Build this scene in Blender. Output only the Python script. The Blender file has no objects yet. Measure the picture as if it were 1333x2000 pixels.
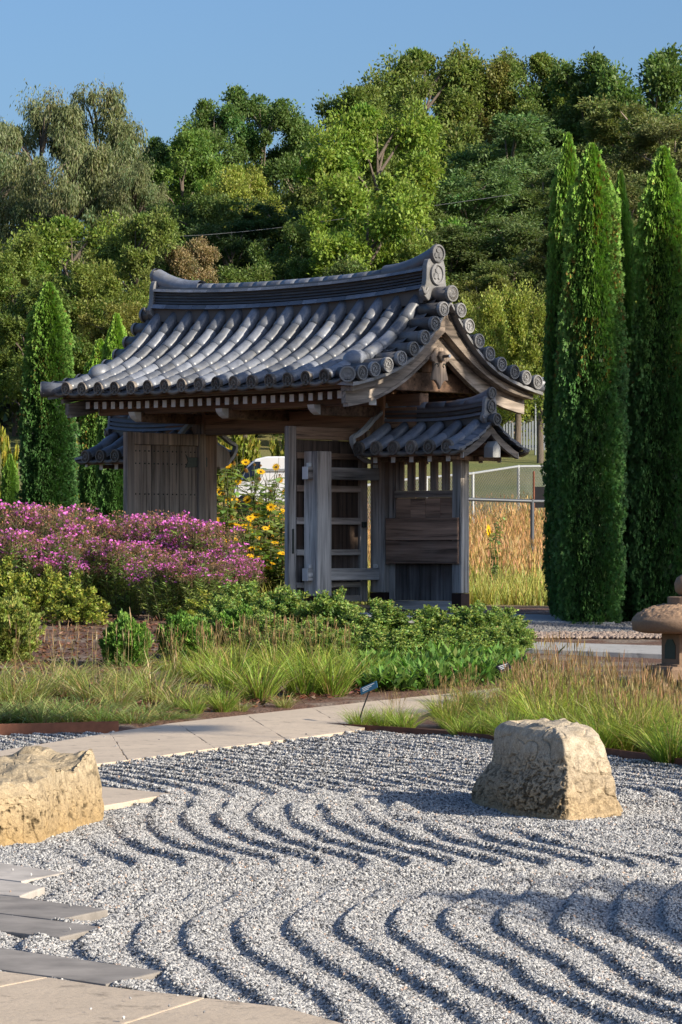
import bpy, bmesh, math, random
import numpy as np
from mathutils import Vector, Matrix

# ------------------------------------------------------------------ camera, sky, sun, exposure
sc = bpy.context.scene
C = sc.collection
F, HOR, CXP, CZ = 6500.0, 1070.0, 666.5, 1.2     # focal length and horizon in photograph pixels, camera height
cam_d = bpy.data.cameras.new('camera')
cam_d.sensor_fit = 'VERTICAL'; cam_d.sensor_height = 36.0; cam_d.sensor_width = 24.0
cam_d.lens = F * 36.0 / 2000.0
cam_d.shift_y = (HOR - 1000.0) / 2000.0
cam_d.clip_start = 0.5; cam_d.clip_end = 3000
cam = bpy.data.objects.new('camera', cam_d); C.objects.link(cam)
cam.location = (0, 0, CZ); cam.rotation_euler = (math.pi / 2, 0, 0)
sc.camera = cam

SUN_EL = math.radians(25.0)
SUN_H = np.array([0.81, -0.587]); SUN_H /= np.linalg.norm(SUN_H)     # horizontal direction towards the sun
world = bpy.data.worlds.new('World'); sc.world = world; world.use_nodes = True
wn = world.node_tree.nodes; wl = world.node_tree.links
bg = wn['Background']; sky = wn.new('ShaderNodeTexSky')
sky.sky_type = 'NISHITA'; sky.sun_disc = False
sky.sun_elevation = SUN_EL
sky.sun_rotation = math.atan2(SUN_H[0], SUN_H[1])
sky.altitude = 200.0; sky.air_density = 1.0; sky.dust_density = 3.0; sky.ozone_density = 6.0
bg.inputs['Strength'].default_value = 0.095
wl.new(sky.outputs[0], bg.inputs[0])

sun_d = bpy.data.lights.new('sun', 'SUN'); sun_d.energy = 4.3; sun_d.angle = math.radians(0.55)
sun_d.color = (1.0, 0.88, 0.70)
sun = bpy.data.objects.new('sun', sun_d); C.objects.link(sun)
sd = Vector((SUN_H[0] * math.cos(SUN_EL), SUN_H[1] * math.cos(SUN_EL), math.sin(SUN_EL)))
sun.rotation_euler = sd.to_track_quat('Z', 'Y').to_euler(); sun.location = (20, -20, 30)

sc.view_settings.view_transform = 'Standard'; sc.view_settings.look = 'None'
sc.view_settings.exposure = 0.77; sc.view_settings.gamma = 1.0
sc.render.engine = 'CYCLES'
sc.cycles.use_denoising = True
sc.cycles.max_bounces = 6; sc.cycles.diffuse_bounces = 3; sc.cycles.glossy_bounces = 2
sc.cycles.transmission_bounces = 3; sc.cycles.transparent_max_bounces = 4
sc.cycles.caustics_reflective = False; sc.cycles.caustics_refractive = False

# ------------------------------------------------------------------ helpers
rng = np.random.default_rng(7)
random.seed(7)

def tag(o, label, cat, group=None, kind=None):
    if label: o['label'] = label
    if cat: o['category'] = cat
    if group: o['group'] = group
    if kind: o['kind'] = kind
    return o

def link(name, data, parent=None):
    o = bpy.data.objects.new(name, data); C.objects.link(o)
    if parent is not None: o.parent = parent
    return o

def empty(name, loc=(0, 0, 0), rz=0.0, parent=None):
    o = link(name, None, parent); o.location = loc; o.rotation_euler = (0, 0, rz); o.empty_display_size = .2
    return o

def mesh_np(name, V, faces, mat=None, smooth=False, col=None):
    """faces: (n,3) or (n,4) array, or a list of tuples"""
    me = bpy.data.meshes.new(name)
    V = np.asarray(V, dtype=np.float32)
    if isinstance(faces, np.ndarray):
        n, k = faces.shape
        me.vertices.add(len(V)); me.vertices.foreach_set('co', V.ravel())
        me.loops.add(n * k); me.loops.foreach_set('vertex_index', faces.ravel().astype(np.int32))
        me.polygons.add(n)
        me.polygons.foreach_set('loop_start', np.arange(0, n * k, k, dtype=np.int32))
        me.polygons.foreach_set('loop_total', np.full(n, k, dtype=np.int32))
        me.update(calc_edges=True)
    else:
        me.from_pydata([tuple(map(float, v)) for v in V], [], [tuple(int(i) for i in f) for f in faces]); me.update()
    if smooth:
        me.polygons.foreach_set('use_smooth', np.ones(len(me.polygons), dtype=bool))
    if col is not None:
        at = me.color_attributes.new('Col', 'FLOAT_COLOR', 'POINT')
        c4 = np.ones((len(V), 4), dtype=np.float32); c4[:, :3] = col
        at.data.foreach_set('color', c4.ravel())
    if mat is not None: me.materials.append(mat)
    return me

def box_mesh(name, x0, x1, y0, y1, z0, z1, mat, bevel=.006):
    bm = bmesh.new()
    vs = [bm.verts.new(p) for p in ((x0,y0,z0),(x1,y0,z0),(x1,y1,z0),(x0,y1,z0),(x0,y0,z1),(x1,y0,z1),(x1,y1,z1),(x0,y1,z1))]
    for f in ((3,2,1,0),(4,5,6,7),(0,1,5,4),(1,2,6,5),(2,3,7,6),(3,0,4,7)): bm.faces.new([vs[i] for i in f])
    if bevel > 0:
        bmesh.ops.bevel(bm, geom=list(bm.edges), offset=bevel, segments=1, affect='EDGES', profile=.5)
    me = bpy.data.meshes.new(name); bm.to_mesh(me); bm.free(); me.materials.append(mat)
    return me

def box(name, x0, x1, y0, y1, z0, z1, mat, parent=None, bevel=.006):
    return link(name, box_mesh(name, x0, x1, y0, y1, z0, z1, mat, bevel), parent)

def prism(name, pts2, lo, hi, axis, mat, parent=None, bevel=0.0):
    """closed outline pts2 extruded between lo and hi along axis ('x','y','z')"""
    bm = bmesh.new()
    def P(p, t):
        return {'x': (t, p[0], p[1]), 'y': (p[0], t, p[1]), 'z': (p[0], p[1], t)}[axis]
    A = [bm.verts.new(P(p, lo)) for p in pts2]; B = [bm.verts.new(P(p, hi)) for p in pts2]
    n = len(pts2)
    bm.faces.new(A); bm.faces.new(B[::-1])
    for i in range(n):
        j = (i + 1) % n; bm.faces.new((A[j], A[i], B[i], B[j]))
    bmesh.ops.recalc_face_normals(bm, faces=bm.faces)
    if bevel:
        bmesh.ops.bevel(bm, geom=list(bm.edges), offset=bevel, segments=1, affect='EDGES', profile=.5)
    me = bpy.data.meshes.new(name); bm.to_mesh(me); bm.free(); me.materials.append(mat)
    if len(pts2) > 4:      # flat ends triangulated by Blender
        pass
    return link(name, me, parent)

def lathe(prof, n=24, cap=True):
    """profile [(r,z)] bottom to top -> V, F(list)"""
    V = []; Fc = []
    for r, z in prof:
        for k in range(n):
            a = 2 * math.pi * k / n; V.append((r * math.cos(a), r * math.sin(a), z))
    for i in range(len(prof) - 1):
        for k in range(n):
            k2 = (k + 1) % n
            Fc.append((i*n+k, i*n+k2, (i+1)*n+k2, (i+1)*n+k))
    if cap:
        Fc.append(tuple(range(n))[::-1]); Fc.append(tuple((len(prof)-1)*n + k for k in range(n)))
    return V, Fc

def tube(path, rad, n=8):
    """tube along a list of 3-D points, one radius per point -> V array, F array (quads)"""
    P = np.asarray(path, float); m = len(P)
    R = np.broadcast_to(np.asarray(rad, float), (m,))
    T = np.gradient(P, axis=0); T /= np.linalg.norm(T, axis=1)[:, None] + 1e-9
    ref = np.array([0, 0, 1.0]) if abs(T[:, 2]).mean() < .8 else np.array([1.0, 0, 0])
    U = np.cross(T, ref); U /= np.linalg.norm(U, axis=1)[:, None] + 1e-9
    W = np.cross(T, U)
    a = np.linspace(0, 2*np.pi, n, endpoint=False)
    V = P[:, None, :] + R[:, None, None] * (np.cos(a)[None, :, None]*U[:, None, :] + np.sin(a)[None, :, None]*W[:, None, :])
    V = V.reshape(-1, 3)
    i, k = np.meshgrid(np.arange(m-1), np.arange(n), indexing='ij')
    k2 = (k + 1) % n
    Fq = np.stack([i*n+k, i*n+k2, (i+1)*n+k2, (i+1)*n+k], -1).reshape(-1, 4)
    return V, Fq

class MB:
    """collects pieces into one mesh"""
    def __init__(s): s.V = []; s.F = []; s.n = 0
    def add(s, V, Fc):
        s.V.append(np.asarray(V, float)); s.F += [tuple(int(i) + s.n for i in f) for f in Fc]; s.n += len(V); return s
    def box(s, x0, x1, y0, y1, z0, z1):
        return s.add([(x0,y0,z0),(x1,y0,z0),(x1,y1,z0),(x0,y1,z0),(x0,y0,z1),(x1,y0,z1),(x1,y1,z1),(x0,y1,z1)],
                     [(3,2,1,0),(4,5,6,7),(0,1,5,4),(1,2,6,5),(2,3,7,6),(3,0,4,7)])
    def mesh(s, name, mat, smooth=False):
        return mesh_np(name, np.concatenate(s.V), s.F, mat, smooth)

# value noise for shaping (numpy)
_perm = np.random.default_rng(3).permutation(512)
def _h(ix, iy, iz):
    return _perm[(_perm[(_perm[ix & 511] + iy) & 511] + iz) & 511] / 511.0
def noise3(P, scale=1.0):
    P = np.asarray(P, float) * scale
    i = np.floor(P).astype(int); f = P - i; f = f*f*(3-2*f)
    r = 0
    for dx in (0, 1):
        for dy in (0, 1):
            for dz in (0, 1):
                w = (f[..., 0] if dx else 1-f[..., 0])*(f[..., 1] if dy else 1-f[..., 1])*(f[..., 2] if dz else 1-f[..., 2])
                r = r + w * _h(i[..., 0]+dx, i[..., 1]+dy, i[..., 2]+dz)
    return r * 2 - 1
def fbm(P, scale=1.0, oct=4, gain=.5):
    r = 0; a = 1
    for o in range(oct):
        r = r + a * noise3(np.asarray(P) + 17.3*o, scale * 2**o); a *= gain
    return r

# ------------------------------------------------------------------ materials
def mat_new(name):
    m = bpy.data.materials.new(name); m.use_nodes = True
    nt = m.node_tree; b = nt.nodes['Principled BSDF']
    return m, nt, b

def N(nt, t, **kw):
    n = nt.nodes.new(t)
    for k, v in kw.items():
        if k in n.inputs: n.inputs[k].default_value = v
        else: setattr(n, k, v)
    return n

def mixc(nt, fac, a, b, blend='MIX'):
    n = nt.nodes.new('ShaderNodeMix'); n.data_type = 'RGBA'; n.blend_type = blend
    for i, v in ((0, fac), (6, a), (7, b)):
        if hasattr(v, 'is_linked') or hasattr(v, 'links'): nt.links.new(v, n.inputs[i])
        elif i == 0: n.inputs[0].default_value = v
        else: n.inputs[i].default_value = (*v, 1)
    return n.outputs[2]

def ramp(nt, fac, stops):
    n = nt.nodes.new('ShaderNodeValToRGB'); r = n.color_ramp
    while len(r.elements) < len(stops): r.elements.new(.5)
    for e, (p, c) in zip(r.elements, stops):
        e.position = p; e.color = (*c, 1) if not isinstance(c, (int, float)) else (c, c, c, 1)
    nt.links.new(fac, n.inputs[0]); return n.outputs[0]

def texnoise(nt, vec, scale, detail=4, rough=.55):
    n = N(nt, 'ShaderNodeTexNoise'); n.inputs['Scale'].default_value = scale
    n.inputs['Detail'].default_value = detail; n.inputs['Roughness'].default_value = rough
    if vec is not None: nt.links.new(vec, n.inputs['Vector'])
    return n.outputs['Fac']

def coords(nt, scale=(1, 1, 1), src='Object', rand=False):
    t = nt.nodes.new('ShaderNodeTexCoord'); mp = nt.nodes.new('ShaderNodeMapping')
    mp.inputs['Scale'].default_value = scale
    nt.links.new(t.outputs[src], mp.inputs[0])
    if rand:      # every piece shows its own part of the pattern
        oi = nt.nodes.new('ShaderNodeObjectInfo'); vm = nt.nodes.new('ShaderNodeVectorMath'); vm.operation = 'MULTIPLY_ADD'
        cm = nt.nodes.new('ShaderNodeCombineXYZ')
        for i in range(3): nt.links.new(oi.outputs['Random'], cm.inputs[i])
        vm.inputs[1].default_value = (37, 53, 71); nt.links.new(cm.outputs[0], vm.inputs[0]); nt.links.new(mp.outputs[0], vm.inputs[2])
        return vm.outputs[0]
    return mp.outputs[0]

def bump(nt, b, h, strength=.3, dist=.01):
    n = nt.nodes.new('ShaderNodeBump'); n.inputs['Strength'].default_value = strength; n.inputs['Distance'].default_value = dist
    nt.links.new(h, n.inputs['Height']); nt.links.new(n.outputs[0], b.inputs['Normal'])

def simple(name, col, rough=.7, var=.15, scale=12, metal=0.0, bs=.15):
    m, nt, b = mat_new(name)
    v = coords(nt, rand=True); f = texnoise(nt, v, scale)
    c = mixc(nt, f, tuple(x*(1-var*1.6) for x in col), tuple(min(1, x*(1+var*1.6)) for x in col))
    nt.links.new(c, b.inputs['Base Color']); b.inputs['Roughness'].default_value = rough; b.inputs['Metallic'].default_value = metal
    bump(nt, b, f, bs, .004)
    return m

def wood(name, axis, brown=(0.317, 0.192, 0.119), grey=(0.446, 0.419, 0.385), zlo=.6, zhi=1.7, light=0.0):
    """weathered timber: grain runs along axis; rain-washed grey low on the gate, brown under the roof"""
    m, nt, b = mat_new(name)
    sc_ = {'x': (1.2, 26, 26), 'y': (26, 1.2, 26), 'z': (26, 26, 1.2)}[axis]
    v = coords(nt, sc_, rand=True)
    g1 = texnoise(nt, v, 1.0, 6, .65)
    sc2 = {'x': (.5, 7, 7), 'y': (7, .5, 7), 'z': (7, 7, .5)}[axis]
    g2 = texnoise(nt, coords(nt, sc2, rand=True), 1.0, 3, .5)
    blotch = texnoise(nt, coords(nt, (1, 1, 1)), 3.0, 3)
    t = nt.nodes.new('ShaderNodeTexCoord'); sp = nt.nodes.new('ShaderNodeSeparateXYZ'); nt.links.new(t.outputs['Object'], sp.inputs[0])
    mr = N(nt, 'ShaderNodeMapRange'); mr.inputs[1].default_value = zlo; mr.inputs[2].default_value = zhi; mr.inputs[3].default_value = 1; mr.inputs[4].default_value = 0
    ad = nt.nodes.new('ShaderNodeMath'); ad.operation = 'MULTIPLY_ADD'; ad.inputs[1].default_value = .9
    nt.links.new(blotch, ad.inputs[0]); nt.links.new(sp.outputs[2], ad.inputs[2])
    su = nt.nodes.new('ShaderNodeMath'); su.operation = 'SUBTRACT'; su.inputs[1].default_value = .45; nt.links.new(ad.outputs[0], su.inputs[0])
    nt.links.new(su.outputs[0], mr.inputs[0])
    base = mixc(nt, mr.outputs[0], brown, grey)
    dark = ramp(nt, g1, [(.32, .25), (.46, .88), (.70, 1.45)])
    c = mixc(nt, 1.0, base, dark, 'MULTIPLY')
    c = mixc(nt, 1.0, c, ramp(nt, g2, [(.32, .58), (.68, 1.3)]), 'MULTIPLY')
    oi = nt.nodes.new('ShaderNodeObjectInfo')
    c = mixc(nt, 1.0, c, ramp(nt, oi.outputs['Random'], [(0, .78), (1, 1.2)]), 'MULTIPLY')
    nt.links.new(c, b.inputs['Base Color']); b.inputs['Roughness'].default_value = .72
    b.inputs['Specular IOR Level'].default_value = .35
    bump(nt, b, g1, .5, .004)
    return m

WX, WY, WZ = wood('timber_grain_x', 'x'), wood('timber_grain_y', 'y'), wood('timber_grain_z', 'z')
WXL = wood('fascia_timber', 'x', brown=(.30, .17, .085), grey=(.34, .25, .17), zlo=2.2, zhi=2.9)
WBARGE = wood('bargeboard_timber', 'y', brown=(.205, .16, .125), grey=(.29, .25, .215), zlo=2.2, zhi=3.2)
WDARK = wood('dark_timber', 'x', brown=(0.221, 0.135, 0.088), grey=(0.340, 0.261, 0.221))
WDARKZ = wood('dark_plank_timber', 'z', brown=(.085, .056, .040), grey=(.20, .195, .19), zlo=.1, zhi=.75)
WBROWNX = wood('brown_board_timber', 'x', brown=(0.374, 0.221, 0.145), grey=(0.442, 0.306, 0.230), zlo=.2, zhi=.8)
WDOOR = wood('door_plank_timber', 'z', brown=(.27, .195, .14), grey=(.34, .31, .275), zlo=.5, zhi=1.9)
WGREYZ = wood('grey_post_timber', 'z', brown=(0.356, 0.276, 0.213), grey=(0.517, 0.494, 0.460), zlo=.9, zhi=1.9)
WGREYX = wood('grey_rail_timber', 'y', brown=(0.316, 0.250, 0.200), grey=(0.483, 0.475, 0.459), zlo=.9, zhi=1.9)
WHITE = simple('white_painted_end_grain', (.74, .73, .70), .6, .05, 30)
IRON = simple('green_black_iron', (.045, .055, .045), .55, .2, 30, .4)
SHOE = simple('brown_copper_shoe', (.055, .032, .028), .5, .15, 20, .5)

def tile_mat(name, col, rough=.38):
    m, nt, b = mat_new(name)
    v = coords(nt, rand=True)
    f = texnoise(nt, v, 9, 5, .6); f2 = texnoise(nt, v, 60, 3, .6)
    c = mixc(nt, ramp(nt, f, [(.3, 0.0), (.72, 1.0)]), tuple(x*.72 for x in col), tuple(x*1.25 for x in col))
    c = mixc(nt, ramp(nt, f2, [(.60, 0.0), (.75, .6)]), c, tuple(x*1.8 for x in col))
    f4 = texnoise(nt, v, 3.5, 6, .7); c = mixc(nt, ramp(nt, f4, [(.54, 0.0), (.68, .55)]), c, (.17, .16, .13))
    oi = nt.nodes.new('ShaderNodeObjectInfo')
    c = mixc(nt, 1.0, c, ramp(nt, oi.outputs['Random'], [(0, .58), (.5, .95), (1, 1.5)]), 'MULTIPLY')
    nt.links.new(c, b.inputs['Base Color'])
    nt.links.new(ramp(nt, f, [(.3, rough*.8), (.7, rough*1.35)]), b.inputs['Roughness'])
    b.inputs['Specular IOR Level'].default_value = .62
    bump(nt, b, f2, .12, .003)
    return m
TILE = tile_mat('smoked_grey_roof_tile', (.138, .153, .185), .36)
TILE_D = tile_mat('dark_ridge_tile', (.085, .082, .085), .45)
TILE_CAP = tile_mat('brown_grey_end_tile', (.145, .122, .10), .5)
TILE_ONI = tile_mat('pale_grey_ridge_ornament_tile', (.21, .21, .215), .42)
PLASTER = simple('grey_white_plaster', (.42, .43, .43), .7, .12, 14)
# ------------------------------------------------------------------ terrain
_tY = np.array([-60, 21.8, 22.2, 33, 38, 60, 75, 95, 125, 170, 260, 700.])
_tZ = np.array([0, 0, .01, .517, .545, .95, 1.9, 3.9, 7.0, 12.0, 17.0, 19.0])
def gz(x, Y): return np.interp(Y, _tY, _tZ)
def unproj(px, py, Y): return np.array([(px-CXP)/F*Y, Y, CZ-(py-HOR)/F*Y])
def gpt(px, py, dz=0.0):
    """point of the ground seen at a photograph pixel"""
    lo, hi = 3.0, 400.0
    for _ in range(60):
        m = .5*(lo+hi)
        if CZ-(py-HOR)/F*m > gz(0, m)+dz: lo = m
        else: hi = m
    return unproj(px, py, lo)
def gflat(px, py, z=0.0):
    Y = F*(CZ-z)/(py-HOR); return np.array([(px-CXP)/F*Y, Y, z])

# right-hand edging line and the gravel's far limit
EDGE_R = np.array([gflat(x, y)[:2] for x, y in ((640, 1424), (800, 1434), (965, 1449), (1150, 1472), (1333, 1499))])
_d = EDGE_R[-1]-EDGE_R[-2]; EDGE_R = np.vstack([EDGE_R, EDGE_R[-1]+_d*3, EDGE_R[-1]+_d*8])
def gravel_far(x):
    return np.where(x < EDGE_R[0, 0], 21.35, np.interp(x, EDGE_R[:, 0], EDGE_R[:, 1]))

def inpoly(P, poly):
    x, y = P[:, 0], P[:, 1]; r = np.zeros(len(P), bool); n = len(poly)
    for i in range(n):
        x0, y0 = poly[i]; x1, y1 = poly[(i+1) % n]
        c = ((y0 > y) != (y1 > y)) & (x < (x1-x0)*(y-y0)/(y1-y0+1e-12)+x0); r ^= c
    return r
pl = [(-120, 1533), (60, 1508), (250, 1484), (420, 1461), (560, 1444), (690, 1427), (790, 1399), (900, 1374), (1010, 1352)]
pu = [(-120, 1487), (60, 1456), (215, 1431), (345, 1411), (480, 1396), (610, 1382), (740, 1368), (860, 1356), (980, 1343)]
PATHPOLY = np.array([gpt(x, y)[:2] for x, y in pl+pu[::-1]])
def mat_ground():
    m, nt, b = mat_new('mulch_and_turf_ground')
    t = nt.nodes.new('ShaderNodeTexCoord'); sp = nt.nodes.new('ShaderNodeSeparateXYZ'); nt.links.new(t.outputs['Object'], sp.inputs[0])
    o = t.outputs['Object']
    n1 = texnoise(nt, o, 45, 5, .7); n2 = texnoise(nt, o, 2.2, 3); n3 = texnoise(nt, o, .12, 4)
    mulch = mixc(nt, ramp(nt, n1, [(.35, 0.0), (.65, 1.0)]), (.055, .026, .018), (.20, .11, .075))
    grey = mixc(nt, ramp(nt, n1, [(.35, 0.0), (.65, 1.0)]), (.11, .085, .07), (.32, .26, .21))
    mulch = mixc(nt, ramp(nt, n2, [(.5, 0.0), (.62, .85)]), mulch, grey)
    dry = mixc(nt, n1, (.16, .12, .05), (.27, .19, .09))
    n4 = texnoise(nt, o, 6, 5, .7)
    lawn = mixc(nt, n4, (.07, .10, .022), (.17, .19, .05))
    lawn = mixc(nt, ramp(nt, n3, [(.45, 0.0), (.65, .7)]), lawn, (.26, .21, .07))
    wob = nt.nodes.new('ShaderNodeMath'); wob.operation = 'MULTIPLY_ADD'; wob.inputs[1].default_value = 6.0
    nt.links.new(n3, wob.inputs[0]); nt.links.new(sp.outputs[1], wob.inputs[2])
    def step(lo, hi):
        r = N(nt, 'ShaderNodeMapRange'); r.inputs[1].default_value = lo; r.inputs[2].default_value = hi
        nt.links.new(wob.outputs[0], r.inputs[0]); return r.outputs[0]
    c = mixc(nt, step(38.5, 39.5), mulch, dry); c = mixc(nt, step(70, 76), c, lawn)
    forest = mixc(nt, n4, (.03, .035, .014), (.07, .06, .03)); c = mixc(nt, step(112, 120), c, forest)
    nt.links.new(c, b.inputs['Base Color']); b.inputs['Roughness'].default_value = .95
    bump(nt, b, n1, .8, .03)
    return m
GROUND = mat_ground()
ys = np.concatenate([np.arange(-30, 6, 4), np.arange(6, 40, .2), np.arange(40, 100, 2), np.arange(100, 260, 6), np.arange(260, 701, 40)])
xs = np.concatenate([np.arange(-260, -40, 20), np.arange(-40, -6, 3), np.arange(-6, 6, .2), np.arange(6, 40, 3), np.arange(40, 261, 20)])
X, Y = np.meshgrid(xs, ys, indexing='ij')
Z = gz(X, Y) + .012*fbm(np.stack([X, Y, 0*X], -1), .7, 3)*(Y > 22.5) + .6*fbm(np.stack([X, Y, 0*X], -1), .03, 2)*np.clip((Y-100)/40, 0, 1)
inside = (Y < gravel_far(X)-.12) & (np.abs(X) < 5.6) & (Y > -5)
onpath = inpoly(np.stack([X.ravel(), Y.ravel()], -1), PATHPOLY).reshape(X.shape)
Z = np.where(inside, -.16, Z + np.where(onpath, -.05, .012))
nx, ny = X.shape
i, j = np.meshgrid(np.arange(nx-1), np.arange(ny-1), indexing='ij'); q = i*ny+j
fq = np.stack([q, q+ny, q+ny+1, q+1], -1).reshape(-1, 4)
g = link('ground', mesh_np('ground', np.stack([X, Y, Z], -1).reshape(-1, 3), fq, GROUND, True))
tag(g, 'mulched planting beds rising to mown grass and wooded hillside', 'ground', kind='structure')

# ------------------------------------------------------------------ gravel garden: raked bed and its stones
_ctl = [(1150, 2060), (1060, 2000), (900, 1920), (800, 1850), (765, 1797), (845, 1742), (975, 1690), (900, 1671), (800, 1645), (725, 1608),
        (690, 1573), (715, 1560), (745, 1550), (600, 1525), (400, 1500), (200, 1480), (0, 1457), (-200, 1430)]
_cw = np.array([gflat(*p)[:2] for p in _ctl]); _cw = _cw[np.argsort(_cw[:, 1])]
_my = np.linspace(6.5, 23, 600); _mx = np.interp(_my, _cw[:, 1], _cw[:, 0])
_k = np.exp(-.5*(np.arange(-30, 31)/6.0)**2); _k /= _k.sum()
_mx = np.convolve(np.pad(_mx, 30, mode='edge'), _k, 'valid')
RS = .168
BOULDER_C = np.array([.95, 15.15])
def rake(X, Y):
    P = np.stack([X, Y, 0*X], -1)
    m = np.interp(Y, _my, _mx)
    ph = (X - m + .05*fbm(P, 1.1, 2)) / RS
    def furrow(ph):      # steep on one side, long on the other, as the rake leaves it
        t = ph-np.floor(ph); s1 = np.clip(t/.22, 0, 1); s2 = np.clip((t-.22)/.78, 0, 1)
        return np.where(t < .22, s1*s1*(3-2*s1), 1-s2*s2*(3-2*s2))
    ridge = furrow(ph)
    amp = .0265*(1 + .35*fbm(P + 9, 1.4, 2))*np.interp(Y, [8, 11.5, 13], [.80, .84, 1.0])
    # rings round the boulder
    d = np.hypot((X-BOULDER_C[0]), (Y-BOULDER_C[1])*.75)
    ringw = np.clip(1-(d-.55)/.5, 0, 1)
    ring = furrow(-d/.19)
    ridge = ridge*(1-ringw)+ring*ringw
    # quiet patches: by the pavers on the left, and to the right of the boulder
    quiet = np.clip((-.95-X+.10*(Y-12))/.45, 0, 1)*(Y < 15.6)
    quiet = np.maximum(quiet, np.clip(1-np.hypot((X-1.2)/.34, (Y-13.7)/1.0), 0, 1)*1.4)
    quiet = np.maximum(quiet, np.clip((d < .62)*(.62-d)/.1, 0, 1))
    amp = amp*(1-np.clip(quiet, 0, .88))
    return ridge*amp - .012 + .010*fbm(P, 2.1, 3)

def mat_gravel_base():
    m, nt, b = mat_new('grey_crushed_granite_bed')
    v = coords(nt)
    vo = N(nt, 'ShaderNodeTexVoronoi'); vo.inputs['Scale'].default_value = 85; nt.links.new(v, vo.inputs['Vector'])
    sp = nt.nodes.new('ShaderNodeSeparateColor'); nt.links.new(vo.outputs['Color'], sp.inputs[0])
    c = ramp(nt, sp.outputs[0], [(.0, (.08, .082, .085)), (.3, (.20, .20, .205)), (.6, (.40, .40, .40)), (1, (.58, .575, .565))])
    nt.links.new(c, b.inputs['Base Color']); b.inputs['Roughness'].default_value = .85
    bump(nt, b, vo.outputs['Distance'], 1.0, .012)
    return m
def mat_gravel():
    m, nt, b = mat_new('grey_crushed_granite_stones')
    oi = nt.nodes.new('ShaderNodeObjectInfo')
    c = ramp(nt, oi.outputs['Random'], [(0, (.045, .047, .052)), (.20, (.11, .112, .118)), (.34, (.25, .252, .26)), (.62, (.35, .35, .35)), (.97, (.54, .535, .52)), (1, (.42, .27, .18))])
    nt.links.new(c, b.inputs['Base Color']); b.inputs['Roughness'].default_value = .7
    b.inputs['Specular IOR Level'].default_value = .3
    return m
# ---- paving outlines, in photograph pixels on the ground plane
SLATE = simple('dark_slate', (.25, .228, .205), .85, .45, 6, 0, .8)
SLATE2 = simple('pale_slate', (.43, .395, .355), .85, .4, 6, 0, .35)
def mat_lime(name, col):
    m, nt, b = mat_new(name); v = coords(nt)
    f = texnoise(nt, v, 2.6, 6, .65); f2 = texnoise(nt, v, 30, 5, .7); f3 = texnoise(nt, v, 9, 5, .75)
    c = mixc(nt, f, tuple(x*.74 for x in col), tuple(x*1.16 for x in col))
    c = mixc(nt, ramp(nt, f3, [(.56, 0.0), (.68, .7)]), c, tuple(x*.35 for x in col))
    c = mixc(nt, ramp(nt, f2, [(.3, .5), (.45, 0.0)]), c, tuple(x*.6 for x in col))
    nt.links.new(c, b.inputs['Base Color']); b.inputs['Roughness'].default_value = .85
    bump(nt, b, f2, .5, .008)
    return m
LIME = mat_lime('buff_limestone_slab', (.52, .425, .32))
LIME2 = mat_lime('buff_path_limestone', (.55, .455, .35))
EXCL = []
def slab(name, pts, mat, top=.022, thick=.07, ground=False, parent=None, bevel=.006):
    W = np.array([gpt(x, y, top) if ground else gflat(x, y, top) for x, y in pts])
    EXCL.append(W[:, :2])
    R_ = []      # slightly worn, uneven edges
    for i in range(len(W)):
        a_, b_ = W[i], W[(i+1) % len(W)]; m_ = max(1, int(np.linalg.norm(b_-a_)/.11))
        for t_ in range(m_): R_.append(a_+(b_-a_)*t_/m_+np.array([*(rng.normal(size=2)*.0035*(t_ > 0)), 0]))
    W = np.array(R_); bm = bmesh.new(); n = len(W)
    A = [bm.verts.new(w) for w in W]; B = [bm.verts.new(w-np.array([0, 0, thick])) for w in W]
    bm.faces.new(A); bm.faces.new(B[::-1])
    for i in range(n): bm.faces.new((A[(i+1) % n], A[i], B[i], B[(i+1) % n]))
    bmesh.ops.recalc_face_normals(bm, faces=bm.faces)
    if bevel: bmesh.ops.bevel(bm, geom=[e for e in bm.edges if abs(e.verts[0].co.z-e.verts[1].co.z) < .03], offset=bevel, segments=2, affect='EDGES', profile=.6)
    me = bpy.data.meshes.new(name); bm.to_mesh(me); bm.free(); me.materials.append(mat)
    o = link(name, me, parent)
    return o
for nm, pts, mt, lab in (
    ('slate_paver', [(-90, 1671), (127, 1704), (42, 1721), (-90, 1704)], SLATE2, 'mottled grey slate paver just below the pitted tan boulder'),
    ('slate_paver', [(-90, 1706), (42, 1723), (88, 1732), (39, 1750), (-90, 1738)], SLATE2, 'palest grey slate paver with a short pointed end in the gravel'),
    ('slate_paver', [(-90, 1740), (39, 1752), (211, 1776), (114, 1796), (-90, 1772)], SLATE, 'dark slate paver with a long tip, upper of the touching dark pair'),
    ('slate_paver', [(-90, 1774), (114, 1798), (207, 1811), (117, 1830), (-90, 1808)], SLATE, 'dark slate paver, lower of the touching dark pair, gravel below it'),
    ('slate_paver', [(-90, 1838), (320, 1896), (207, 1922), (93, 1905), (-90, 1880)], SLATE, 'long slate paver laid against the buff limestone terrace edge')):
    o = slab(nm, pts, mt, .013); tag(o, lab, 'paver', 'slate pavers running into the gravel')
terrace = slab('limestone_terrace_slab', [(95, 1908), (204, 1925), (400, 1948), (248, 1997), (180, 2030), (-90, 2030), (-90, 1945), (0, 1927)], LIME, .012)
tag(terrace, 'stained buff limestone slab of the terrace beside the long slate', 'paving slab', 'limestone terrace slabs')
o = slab('limestone_terrace_slab', [(-90, 1883), (94, 1908), (-1.5, 1926.3), (-90, 1943.5)], LIME, .014)
tag(o, 'clean pale limestone slab wedged between long slate and stained slab', 'paving slab', 'limestone terrace slabs')
o = slab('limestone_terrace_slab', [(401.5, 1948.4), (560, 1967), (760, 2020), (700, 2080), (190, 2060), (181.5, 2030), (249.5, 1997.2)], LIME, .011)
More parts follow.
